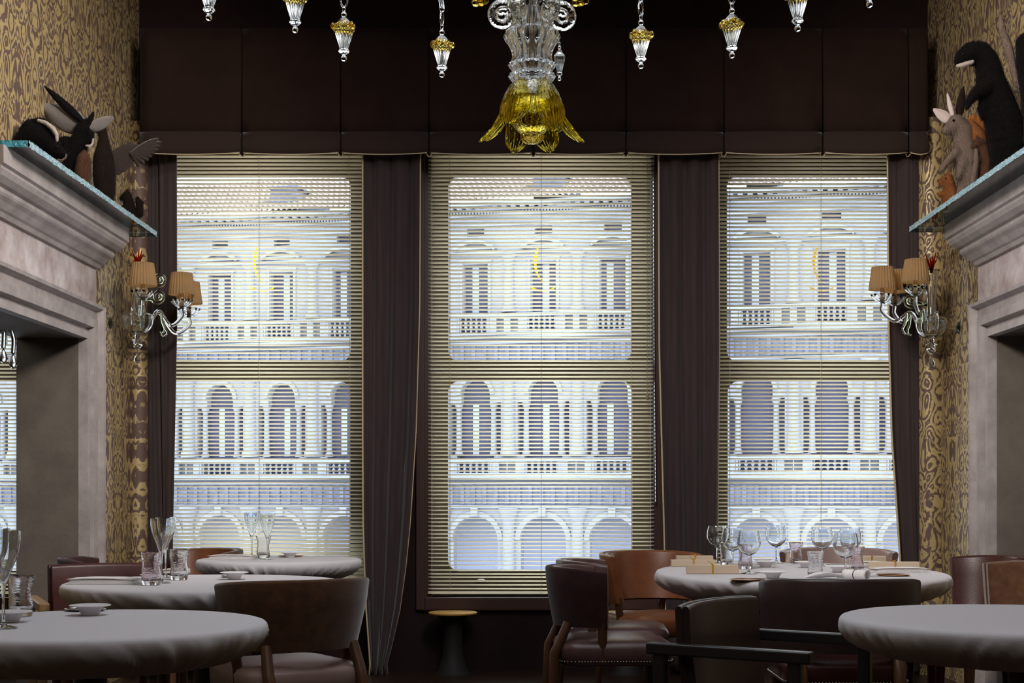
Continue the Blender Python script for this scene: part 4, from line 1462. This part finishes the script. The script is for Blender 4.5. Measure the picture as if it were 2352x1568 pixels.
    # gold flowers seen at the top edge
    for px in (1105, 1335):
        q = at(px, 4, Yc)
        mb = MB()
        for j in range(7):
            mb.sphere((q.x - X0 + 0.018 * math.cos(j * 0.9) * (j > 0), 0.018 * math.sin(j * 0.9) * (j > 0), q.z - ZC + 0.006 * ((j * 5) % 3)), 0.0125, 6)
        mb.tube([(q.x - X0, 0, q.z - ZC), ((q.x - X0) * 0.6, 0, q.z - ZC + 0.09), (0, 0, q.z - ZC + 0.10)], 0.004, 6)
        mb.build('gold_flower', M['straw'], root, smooth=180)
    # arms carrying the pendants
    pm = cm = lm = None
    for (px, py, Y) in ((480, 48, 4.346), (678, 76, 4.456), (790, 141, 4.75), (1015, 178, 4.93), (1472, 158, 4.83), (1681, 134, 4.71), (1832, 73, 4.44), (1997, 18, 4.23)):
        tip = at(px, py, Y)
        if pm is None:
            pm = pendant_meshes().build('pendant', M['clear'], root, smooth=60)
            cm = collar_mesh().build('collar', M['straw'], pm, smooth=60)
            lm = MB().tube([(0.011 * math.cos(a), 0, 0.205 + 0.024 * math.sin(a)) for a in [2 * PI * q / 20 for q in range(21)]], 0.0035, 6).build('link', M['clear'], pm, smooth=180)
            o = pm
        else:
            o = pm.copy()
            COL.objects.link(o)
            for ch in (cm, lm):
                c2 = ch.copy()
                COL.objects.link(c2)
                c2.parent = o
        o.location = (tip.x - X0, tip.y - Yc, tip.z - ZC)
        o.rotation_euler = (0, 0, random.uniform(0, 6))
        top = Vector((tip.x - X0, tip.y - Yc, tip.z - ZC + 0.23))
        hub = Vector((0, 0, L(0, -90)))
        rd = Vector((top.x, top.y, 0)).normalized()
        arm = bez([hub, hub + rd * 0.25 + Vector((0, 0, 0.10)), hub.lerp(top, 0.6) + Vector((0, 0, 0.02)), top + Vector((0, 0, 0.05)), top + rd * 0.03 + Vector((0, 0, 0.08)), top + Vector((0, 0, 0.02)), top], 8)
        MB().tube(arm, 0.009, 8).build('arm', M['clear'], root, smooth=180)
    return root
chandelier()

def far_chandelier():
    Y = 7.4
    q = at(-70, 700, Y)
    root = empty('chandelier', (q.x, Y, ZC), label='clear glass chandelier of the next room, glimpsed at the left edge under the lintel', cat='chandelier')
    MB().tube([(0, 0, 0), (0, 0, q.z - ZC)], 0.008, 8).build('rod', M['steel'], root)
    MB().lathe(interp([(0.0001, -0.1), (0.05, -0.08), (0.09, 0), (0.05, 0.08), (0.02, 0.16), (0.0001, 0.17)], 4), 32, (0, 0, q.z - ZC), lobes=8, amp=0.06).build('baluster', M['clear'], root, smooth=60)
    for (px, py) in ((8, 800), (30, 812), (-30, 820)):
        e = at(px, py, Y) - Vector(root.location)
        h = Vector((0, 0, q.z - ZC))
        MB().tube(bez([h, h.lerp(e, 0.4) + Vector((0, 0, -0.08)), h.lerp(e, 0.8) + Vector((0, 0, 0.10)), e + Vector((0, 0, 0.09)), e], 8), 0.012, 8).build('arm', M['clear'], root, smooth=180)
        MB().lathe([(0.0001, 0.0), (0.014, 0.006), (0.022, 0.026), (0.012, 0.06), (0.003, 0.08), (0.0001, 0.081)], 20, tuple(e - Vector((0, 0, 0.08)))).build('pendant', M['clear'], root, smooth=60)
far_chandelier()

# ------------------------------------------------------------------ wall sconces
def sconce(X, side, Yc, zc, label, lit=True):
    s = -side                                   # into the room
    root = empty('wall_sconce', (X, Yc, zc), label=label, cat='wall lamp', group='glass wall sconces')
    bx = s * 0.165
    # back plate and bowl
    MB().lathe([(0.0001, 0), (0.03, 0), (0.034, 0.006), (0.02, 0.014), (0.010, 0.02), (0.009, 0.10)], 24).build('wall_plate', M['clear'], root, smooth=50)
    root_plate = [o for o in COL.objects if o.parent == root][0]
    root_plate.rotation_euler = (0, R(90 * s), 0)
    b = interp([(0.0001, -0.07), (0.02, -0.068), (0.055, -0.052), (0.082, -0.02), (0.092, 0.02), (0.088, 0.05), (0.07, 0.06)], 4)
    bi = interp([(0.0001, -0.06), (0.05, -0.046), (0.076, -0.018), (0.086, 0.02), (0.083, 0.045), (0.068, 0.055)], 4)
    MB().lathe([(max(1e-4, r), z) for r, z in b] + [(max(1e-4, r), z) for r, z in reversed(bi)], 48, (bx, 0, 0), lobes=10, amp=0.03).build('bowl', M['clear'], root, smooth=60)
    # fluted vase rising from the bowl
    vz = interp([(0.022, 0.03), (0.030, 0.06), (0.026, 0.14), (0.034, 0.24), (0.042, 0.32), (0.050, 0.335)], 4)
    MB().lathe([(r, z) for r, z in vz] + [(r - 0.005, z) for r, z in reversed(vz)], 48, (bx, 0, 0), close=True, rfun=lambda a, r, z: r).build('vase', M['clear'], root, smooth=60)
    # red amber flower on top
    mb = MB()
    for i in range(6):
        a = i * 1.05
        p0 = Vector((bx, 0, 0.32))
        p1 = p0 + Vector((0.014 * math.cos(a), 0.014 * math.sin(a), 0.05))
        p2 = p0 + Vector((0.035 * math.cos(a), 0.035 * math.sin(a), 0.085 + 0.03 * (i % 2)))
        mb.tube(bez([p0, p1, p2], 5), [0.007] * 3 + [0.006] * 4 + [0.005, 0.004, 0.003, 0.0015], 7)
    mb.build('flower', M['rust_glass'], root, smooth=180)
    # handles on the bowl and curled leaves
    for yy in (-1, 1):
        pts = [(bx, yy * 0.07, 0.06), (bx, yy * 0.10, 0.075), (bx, yy * 0.115, 0.04), (bx, yy * 0.108, 0.0), (bx, yy * 0.095, -0.02)]
        MB().tube(bez(pts, 6), 0.010, 8).build('handle', M['clear'], root, smooth=180)
    for (dx, dz, rr) in ((0.11, 0.265, 0.042), (0.105, 0.165, 0.040)):
        c = Vector((bx + s * dx, 0.06, dz))
        pts = [Vector((bx + s * 0.02, 0.02, dz - 0.03))] + spiral(c, rr, 1.6, R(200), Vector((s, 0, 0)), Vector((0, 0, 1)), 30, 0.25)
        MB().tube(pts, [0.008] + [0.013 - 0.005 * q / 30 for q in range(31)], 8).build('curled_leaf', M['green_glass'], root, smooth=180)
    # finial beads and drop
    fz = interp([(0.0001, -0.205), (0.018, -0.20), (0.030, -0.178), (0.012, -0.150), (0.004, -0.14)], 3)
    mb = MB()
    mb.lathe([(0.0001, -0.060), (0.014, -0.068), (0.018, -0.080), (0.012, -0.088), (0.034, -0.098), (0.036, -0.106), (0.016, -0.114), (0.030, -0.124), (0.026, -0.136), (0.010, -0.150), (0.003, -0.158), (0.003, -0.172), (0.0001, -0.174)], 28, (bx, 0, 0))
    mb.build('finial', M['clear'], root, smooth=60)
    MB().lathe([(0.0001, 0.0), (0.012, 0.004), (0.021, 0.018), (0.018, 0.032), (0.006, 0.052), (0.002, 0.062), (0.0001, 0.062)], 24, (bx, 0, -0.236), lobes=6, amp=0.06).build('drop', M['clear'], root, smooth=60)
    # arms with cup, candle sleeve and pleated shade
    for (ex, ey, ez) in (((0.40, 0.10, 0.095), (0.415, 0.22, 0.06), (0.25, -0.20, 0.105)) if side < 0 else ((0.457, -0.02, 0.135), (0.35, 0.12, 0.14), (0.296, -0.14, 0.16))):
        e = Vector((s * ex, ey, ez))
        d = Vector((e.x - bx, e.y, 0)).normalized()
        st = Vector((bx, 0, 0.03)) + d * 0.085
        low = st.lerp(e, 0.62)
        low.z = e.z - 0.10 if ex > 0.3 else e.z - 0.09
        arm = bez([st, st.lerp(e, 0.22) + Vector((0, 0, 0.035)), low, e + Vector((0, 0, -0.045)), e], 7)
        MB().tube(arm, 0.011, 10).build('arm', M['clear'], root, smooth=180)
        hook = bez([st.lerp(e, 0.3) + Vector((0, 0, 0.02)), st.lerp(e, 0.34) + Vector((0, 0, -0.04)), st.lerp(e, 0.42) + Vector((0, 0, -0.085)), st.lerp(e, 0.34) + Vector((0, 0, -0.105)), st.lerp(e, 0.26) + Vector((0, 0, -0.09))], 5)
        MB().tube(hook, [0.009 - 0.005 * q / (len(hook) - 1) for q in range(len(hook))], 8).build('tendril', M['green_glass'], root, smooth=180)
        cup = [(0.010, 0.0), (0.030, 0.012), (0.052, 0.032), (0.066, 0.055), (0.063, 0.055), (0.050, 0.036), (0.028, 0.017), (0.0001, 0.012)]
        MB().lathe(cup, 60, tuple(e), rfun=lambda a, r, z: r * (1 + 0.10 * math.cos(10 * a) * min(1, z / 0.05))).build('cup', M['clear'], root, smooth=60)
        cdl = MB().tube([e + Vector((0, 0, 0.01)), e + Vector((0, 0, 0.12))], 0.013, 12).build('candle', M['candle'], root, smooth=50)
        n = 72
        v, f = [], []
        for (r, z_) in ((0.078, 0.085), (0.060, 0.215)):
            for q in range(n):
                a = 2 * PI * q / n
                rr = r + (0.0022 if q % 3 else -0.0030)
                v.append((e.x + rr * math.cos(a), e.y + rr * math.sin(a), e.z + z_))
        f = [(q, (q + 1) % n, n + (q + 1) % n, n + q) for q in range(n)]
        sh = MB().add(v, f).build('lamp_shade', M['shade'], root, solid=0.0012)
        if lit:
            lp = lamp('shade_bulb', 'POINT', e + Vector((0, 0, 0.15)), 0.16, (1.0, 0.86, 0.66), shadow_soft_size=0.015)
            lp.parent = root
    return root
sconce(XL, -1, 8.36, at(0, 742, 8.36).z, 'glass wall sconce with three pleated shades on the left papered wall')
sconce(XR, 1, 8.34, at(0, 752, 8.34).z, 'glass wall sconce with three pleated shades on the right papered wall')
# ------------------------------------------------------------------ stuffed animals on the shelves
def blob(name, chains, m_, parent=None, voxel=0.007, smooth=8, fur=0.015):
    """one continuous skin over chains of (point, radius)"""
    mb = MB()
    for ch in chains:
        if len(ch) == 1:
            mb.sphere(ch[0][0], ch[0][1], 10)
            continue
        for (p, r), (q, t) in zip(ch[:-1], ch[1:]):
            p, q = Vector(p), Vector(q)
            n = max(2, int((q - p).length / (0.35 * min(r, t) + 1e-4)))
            n = min(n, 24)
            for k in range(n + 1):
                u = k / n
                mb.sphere(p.lerp(q, u), r + (t - r) * u, 7)
    o = mb.build('tmp', m_)
    md = o.modifiers.new('r', 'REMESH')
    md.mode = 'VOXEL'
    md.voxel_size = voxel
    ms = o.modifiers.new('s', 'SMOOTH')
    ms.iterations = smooth
    ms.factor = 0.5
    dg = bpy.context.evaluated_depsgraph_get()
    me = bpy.data.meshes.new_from_object(o.evaluated_get(dg))
    me.name = name
    if parent:
        for vv in me.vertices:
            vv.co.z = max(vv.co.z, 0.0015)
    me.materials.clear()
    me.materials.append(m_)
    if fur:
        bm = bmesh.new()
        bm.from_mesh(me)
        bm.faces.ensure_lookup_table()
        base_faces = list(bm.faces)
        rnd = random.Random(len(base_faces))
        for fc in base_faces:
            for q in range(2 if voxel > 0.0045 else 1):
                c0 = fc.calc_center_median()
                nn = fc.normal.copy()
                t1 = nn.cross(Vector((rnd.uniform(-1, 1), rnd.uniform(-1, 1), rnd.uniform(-1, 1)))).normalized()
                c0 = c0 + t1 * rnd.uniform(-1, 1) * voxel * 0.6
                d = (nn * 0.75 + Vector((0, 0, -0.6)) + t1 * rnd.uniform(-0.35, 0.35)).normalized()
                sd = d.cross(nn)
                if sd.length < 1e-4:
                    continue
                sd = sd.normalized() * 0.0011
                ln = fur * rnd.uniform(0.5, 1.3)
                b0 = c0 - nn * 0.002
                if b0.z < 0.02:
                    continue
                bm.faces.new([bm.verts.new(b0 - sd), bm.verts.new(b0 + sd), bm.verts.new(b0 + d * ln)])
        bm.to_mesh(me)
        bm.free()
    me.polygons.foreach_set('use_smooth', [True] * len(me.polygons))
    old = o.data
    bpy.data.objects.remove(o)
    bpy.data.meshes.remove(old)
    r_ = bpy.data.objects.new(name, me)
    COL.objects.link(r_)
    if parent:
        r_.parent = parent
    return r_

def V(px, py, Y):
    return at(px, py, Y)
def C(Y, *pts):
    """chain of (px, py, radius px[, dY]) at distance Y"""
    out = []
    for p in pts:
        yy = Y + (p[3] if len(p) > 3 else 0)
        out.append((at(p[0], p[1], yy), p[2] * yy / FPX))
    return out
def rel(root, chains):
    return [[(p - Vector(root.location), r) for p, r in ch] for ch in chains]
def wing(root, name, pts, m_, feathers=7, thick=0.006, Y=7.3, dY=0.0):
    """fan of overlapping broad feathers: (root px, list of tip px, half width in metres)"""
    (rx, ry), tips, wd = pts
    mb = MB()
    base = at(rx, ry, Y) - Vector(root.location)
    nt = len(tips)
    for i, (tx, ty) in enumerate(tips):
        tip = at(tx, ty, Y + dY + 0.004 * i) - Vector(root.location)
        ax = tip - base
        side = Vector((ax.z, 0, -ax.x)).normalized()
        nv, nu = 10, 4
        v, f = [], []
        for face in (0, 1):
            for j in range(nv + 1):
                t = j / nv
                c = base + ax * t + side * (-0.05 * math.sin(PI * t) * ax.length)
                hw = wd * (0.35 + 0.65 * math.sin(PI * min(1, 0.15 + t * 0.62))) * (1 if t < 0.78 else max(0.08, math.sqrt(max(0, 1 - ((t - 0.78) / 0.22) ** 2))))
                for q in range(nu + 1):
                    e = 2 * q / nu - 1
                    dp = (0.004 if face else -0.004) * (1 - abs(e) ** 2 * 0.9) * (1 - 0.6 * t) - 0.004 * i / nt
                    v.append(c + side * hw * e + Vector((0, dp + 0.006 * e * e, 0)))
        w_ = nu + 1
        o_ = (nv + 1) * w_
        for j in range(nv):
            for q in range(nu):
                f.append((j * w_ + q, j * w_ + q + 1, (j + 1) * w_ + q + 1, (j + 1) * w_ + q))
                f.append((o_ + j * w_ + q, o_ + (j + 1) * w_ + q, o_ + (j + 1) * w_ + q + 1, o_ + j * w_ + q + 1))
        per = [q for q in range(w_)] + [j * w_ + nu for j in range(1, nv + 1)] + [nv * w_ + q for q in range(nu - 1, -1, -1)] + [j * w_ for j in range(nv - 1, 0, -1)]
        for k in range(len(per)):
            a_, b_ = per[k], per[(k + 1) % len(per)]
            f.append((a_, o_ + a_, o_ + b_, b_))
        mb.add(v, f)
    return mb.build(name, m_, root, smooth=60)
def leaf(root, name, b, t, wd, m_, Y, dY=0.0, cup=0.012):
    b, t = at(b[0], b[1], Y) - Vector(root.location), at(t[0], t[1], Y + dY) - Vector(root.location)
    ax = t - b
    sd = ax.cross(Vector((0, 1, 0))).normalized()
    def pt(u, v):
        prof = math.sin(PI * (0.12 + 0.88 * v ** 0.85 * 0.985)) ** 0.8
        return b + ax * v + sd * (u - 0.5) * wd * prof + Vector((0, cup * (2 * u - 1) ** 2 + 0.002 * noise.noise(Vector((u * 6, v * 9, wd * 50))), 0))
    return MB().grid(pt, 10, 16).build(name, m_, root, smooth=180, solid=0.004)
def eyes(root, pts, Y, r=0.006):
    for (px, py) in pts:
        MB().sphere(at(px, py, Y) - Vector(root.location), r, 6).build('eye', M['eye'], root, smooth=180)
ZSH = 2.6375
def beast(name, px, Y, label, cat='stuffed animal', X=-2.3):
    x = at(px, 0, Y).x
    return empty(name, (x, Y, ZSH), label=label, cat=cat, group='stuffed animals on the glass shelves')
def feet(root, chains):
    """keep every foot above the shelf"""
    lo = min((p.z - r) for ch in chains for p, r in ch)
    return chains

# left shelf: badger lying with its muzzle over the edge
def badger():
    Y = 6.78
    r_ = beast('stuffed_badger', 75, Y, 'stuffed black badger with a white stripe, lying nearest on the left shelf')
    blob('body', rel(r_, [C(Y, (58, 322, 24), (88, 312, 34), (112, 325, 27), (130, 345, 17, -0.04), (148, 357, 10, -0.06)), C(Y, (52, 300, 10), (70, 292, 18), (95, 292, 22)),
                          C(Y, (66, 335, 24), (70, 372, 18), (72, 386, 10)), C(Y, (98, 340, 22), (102, 372, 14), (106, 386, 9))]), M['black_fur'], r_)
    s = rel(r_, [C(Y, (88, 276, 4, -0.05), (106, 282, 5, -0.055), (122, 295, 5.5, -0.06), (130, 308, 5, -0.06), (131, 322, 4, -0.055))])
    o = blob('white_stripe', s, M['white_fur'], r_, voxel=0.004, fur=0.006)
    o['label'] = 'white stripe of fur'
    eyes(r_, [(131, 336)], Y - 0.085, 0.005)
    o = blob('muzzle_rim', rel(r_, [C(Y, (130, 366, 2, -0.09), (142, 368, 2.4, -0.09), (151, 362, 2.2, -0.09), (152, 354, 2, -0.09))]), M['grey_fur'], r_, voxel=0.003, fur=0.006)
    return r_
badger()
def winged_goat():
    Y = 7.22
    r_ = beast('stuffed_hare', 190, Y, 'stuffed dark hare with pale wings in the middle of the left shelf')
    blob('body', rel(r_, [C(Y, (170, 360, 20), (182, 330, 22), (192, 300, 20), (200, 286, 14)), C(Y, (196, 296, 16), (206, 312, 11), (209, 326, 8)),
                          C(Y, (172, 360, 18), (172, 395, 16), (176, 432, 11)), C(Y, (150, 330, 18), (160, 360, 20), (165, 400, 16), (160, 432, 10))]), M['black_fur'], r_)
    blob('chest', rel(r_, [C(Y - 0.03, (194, 350, 7), (192, 368, 17), (190, 395, 19), (192, 425, 14), (202, 438, 7))]), M['brown_fur'], r_)
    blob('muzzle', rel(r_, [C(Y - 0.04, (198, 334, 3), (206, 336, 3.4), (213, 330, 3), (214, 318, 2.4))]), M['white_fur'], r_, voxel=0.004, fur=0.006)
    leaf(r_, 'ear', (190, 292), (88, 238), 0.125, M['grey_feather'], Y, cup=0.03)
    leaf(r_, 'horn', (190, 280), (101, 197), 0.042, M['black_fur'], Y - 0.03)
    leaf(r_, 'ear', (204, 294), (258, 267), 0.062, M['grey_feather'], Y - 0.02, cup=0.02)
    leaf(r_, 'horn', (200, 284), (214, 256), 0.026, M['black_fur'], Y - 0.03)
    eyes(r_, [(206, 302)], Y - 0.045, 0.006)
    return r_
winged_goat()
def bird():
    Y = 7.62
    r_ = beast('stuffed_bird', 240, Y, 'stuffed dark bird spreading one brown wing beside the window on the left shelf')
    blob('body', rel(r_, [C(Y, (232, 293, 12), (237, 312, 10), (238, 335, 15), (238, 365, 24), (240, 400, 27), (242, 440, 23), (244, 464, 16)), C(Y, (226, 292, 10), (216, 300, 5))]), M['dark_fur'], r_)
    wing(r_, 'wing', ((240, 375), [(322, 334), (324, 346), (318, 358), (308, 370), (296, 384), (282, 394), (266, 402)], 0.036), M['brown_feather'], Y=Y)
    wing(r_, 'flight_feathers', ((300, 352), [(366, 317), (372, 325), (369, 334), (364, 343), (357, 351), (350, 359), (342, 367), (332, 376), (320, 384)], 0.013), M['brown_feather'], Y=Y - 0.01)
    MB().tube([at(217, 300, Y) - Vector(r_.location), at(208, 306, Y - 0.02) - Vector(r_.location)], [0.010, 0.002], 8).build('beak', M['black_wood'], r_, smooth=60)
    blob('leg', rel(r_, [C(Y, (238, 450, 8), (238, 473, 6))]), M['brown_fur'], r_)
    eyes(r_, [(228, 290)], Y - 0.03, 0.005)
    return r_
bird()
def small_squirrel(px, py, Y, h, label, m_, face):
    r_ = beast('stuffed_squirrel', px, Y, label)
    k = h
    blob('body', rel(r_, [C(Y, (px + face * 0.06 * k, py - 0.82 * k, 0.14 * k), (px, py - 0.60 * k, 0.15 * k), (px - face * 0.04 * k, py - 0.30 * k, 0.22 * k), (px - face * 0.02 * k, py - 0.12 * k, 0.18 * k)),
                          C(Y, (px + face * 0.10 * k, py - 0.80 * k, 0.12 * k), (px + face * 0.24 * k, py - 0.76 * k, 0.06 * k)),
                          C(Y, (px + face * 0.08 * k, py - 0.48 * k, 0.07 * k), (px + face * 0.26 * k, py - 0.46 * k, 0.05 * k)),
                          C(Y, (px + face * 0.05 * k, py - 0.94 * k, 0.05 * k), (px + face * 0.04 * k, py - 1.02 * k, 0.03 * k)),
                          C(Y, (px, py - 0.10 * k, 0.1 * k), (px + face * 0.2 * k, py - 0.05 * k, 0.06 * k))]), M[m_], r_, voxel=0.005)
    blob('tail', rel(r_, [C(Y, (px - face * 0.15 * k, py - 0.10 * k, 0.06 * k), (px - face * 0.34 * k, py - 0.30 * k, 0.10 * k), (px - face * 0.32 * k, py - 0.60 * k, 0.12 * k), (px - face * 0.26 * k, py - 0.75 * k, 0.06 * k))]), M[m_], r_, voxel=0.005)
    eyes(r_, [(px + face * 0.10 * k, py - 0.85 * k)], Y - 0.14 * k * Y / FPX, 0.004)
    return r_
small_squirrel(296, 512, 8.06, 76, 'small dark stuffed squirrel at the window end of the left shelf', 'dark_fur', -1)
small_squirrel(2182, 488, 7.72, 92, 'small orange stuffed squirrel at the window end of the right shelf', 'orange_fur_and_glow', -1)

def rabbit():
    Y = 7.55
    r_ = beast('stuffed_rabbit', 2222, Y, 'stuffed grey rabbit rearing up with raised ears on the right shelf')
    blob('body', rel(r_, [C(Y, (2172, 300, 9), (2182, 294, 14), (2196, 284, 21), (2212, 300, 22), (2214, 330, 24), (2220, 365, 28), (2226, 405, 28), (2228, 445, 24)),
                          C(Y - 0.03, (2196, 350, 12), (2182, 364, 9), (2167, 382, 8), (2163, 390, 7)), C(Y - 0.04, (2212, 372, 13), (2206, 392, 10), (2202, 405, 7)),
                          C(Y, (2220, 430, 20), (2204, 460, 12)), C(Y, (2232, 440, 20), (2240, 460, 12))]), M['grey_fur'], r_)
    leaf(r_, 'ear', (2186, 278), (2145, 249), 0.058, M['ear'], Y)
    leaf(r_, 'ear', (2191, 268), (2177, 214), 0.026, M['ear'], Y)
    leaf(r_, 'ear', (2204, 266), (2214, 198), 0.046, M['dark_fur'], Y + 0.03)
    eyes(r_, [(2190, 276)], Y - 0.045, 0.007)
    o = wing(r_, 'wing', ((2232, 342), [(2238, 262), (2250, 264), (2262, 274), (2274, 288), (2282, 306), (2286, 326), (2282, 348)], 0.034), M['orange_fur_and_glow'], Y=Y + 0.04)  # orange stands for warm light on the back, put into the wing's colour
    blob('glow_flank', rel(r_, [C(Y + 0.01, (2226, 290, 16), (2240, 320, 26), (2246, 350, 26))]), M['orange_fur_and_glow'], r_)  # same warm light painted as orange fur on the side
    return r_
rabbit()
def marten():
    Y = 7.32
    r_ = beast('stuffed_marten', 2258, Y, 'small brown stuffed marten standing between rabbit and otter')
    blob('body', rel(r_, [C(Y, (2250, 330, 13), (2256, 345, 16), (2262, 372, 19), (2264, 400, 19), (2260, 440, 13)), C(Y - 0.02, (2246, 328, 9), (2236, 336, 6)),
                          C(Y - 0.03, (2246, 366, 8), (2236, 372, 5), (2241, 386, 4)), C(Y, (2246, 318, 5), (2244, 313, 4)), C(Y, (2272, 318, 7), (2276, 316, 6))]), M['brown_fur'], r_)
    blob('white_bib', rel(r_, [C(Y - 0.035, (2242, 345, 5), (2242, 370, 7), (2238, 395, 7), (2234, 424, 6))]), M['grey_fur'], r_, voxel=0.004, fur=0.012)
    eyes(r_, [(2246, 326)], Y - 0.03, 0.004)
    return r_
marten()
def otter():
    Y = 7.02
    r_ = beast('stuffed_otter', 2305, Y, 'tall black stuffed otter standing upright with a pale chin on the right shelf')
    blob('body', rel(r_, [C(Y, (2200, 144, 9), (2212, 132, 19), (2230, 122, 25), (2252, 122, 26), (2268, 145, 28), (2276, 190, 34), (2292, 240, 40), (2308, 290, 44), (2316, 335, 44), (2314, 385, 36)),
                          C(Y - 0.05, (2262, 200, 20), (2240, 215, 13), (2226, 232, 9), (2222, 246, 6)), C(Y - 0.02, (2268, 225, 16), (2254, 250, 10), (2258, 268, 7)),
                          C(Y, (2300, 380, 26), (2288, 410, 12))]), M['black_fur'], r_)
    blob('pale_chin', rel(r_, [C(Y - 0.03, (2199, 151, 4), (2210, 150, 6), (2222, 146, 6), (2234, 142, 5))]), M['white_fur'], r_, voxel=0.004, fur=0.006)
    blob('ear', rel(r_, [C(Y, (2246, 99, 6), (2248, 104, 6))]), M['black_fur'], r_)
    eyes(r_, [(2212, 124)], Y - 0.05, 0.005)
    return r_
otter()
def dark_beast():
    Y = 6.60
    r_ = beast('stuffed_animal', 2400, Y, 'black stuffed animal cut off by the right edge above the shelf')
    blob('body', rel(r_, [C(Y, (2360, 100, 26), (2368, 140, 34), (2390, 200, 46), (2400, 260, 50), (2396, 330, 44)), C(Y, (2356, 90, 16), (2340, 96, 8)), C(Y, (2372, 300, 20), (2362, 318, 14))]), M['black_fur'], r_)
    blob('tail', rel(r_, [C(Y + 0.05, (2298, 40, 6), (2302, 70, 9), (2316, 110, 11), (2326, 150, 9), (2336, 185, 8), (2352, 210, 8))]), M['grey_fur'], r_)
    return r_
dark_beast()
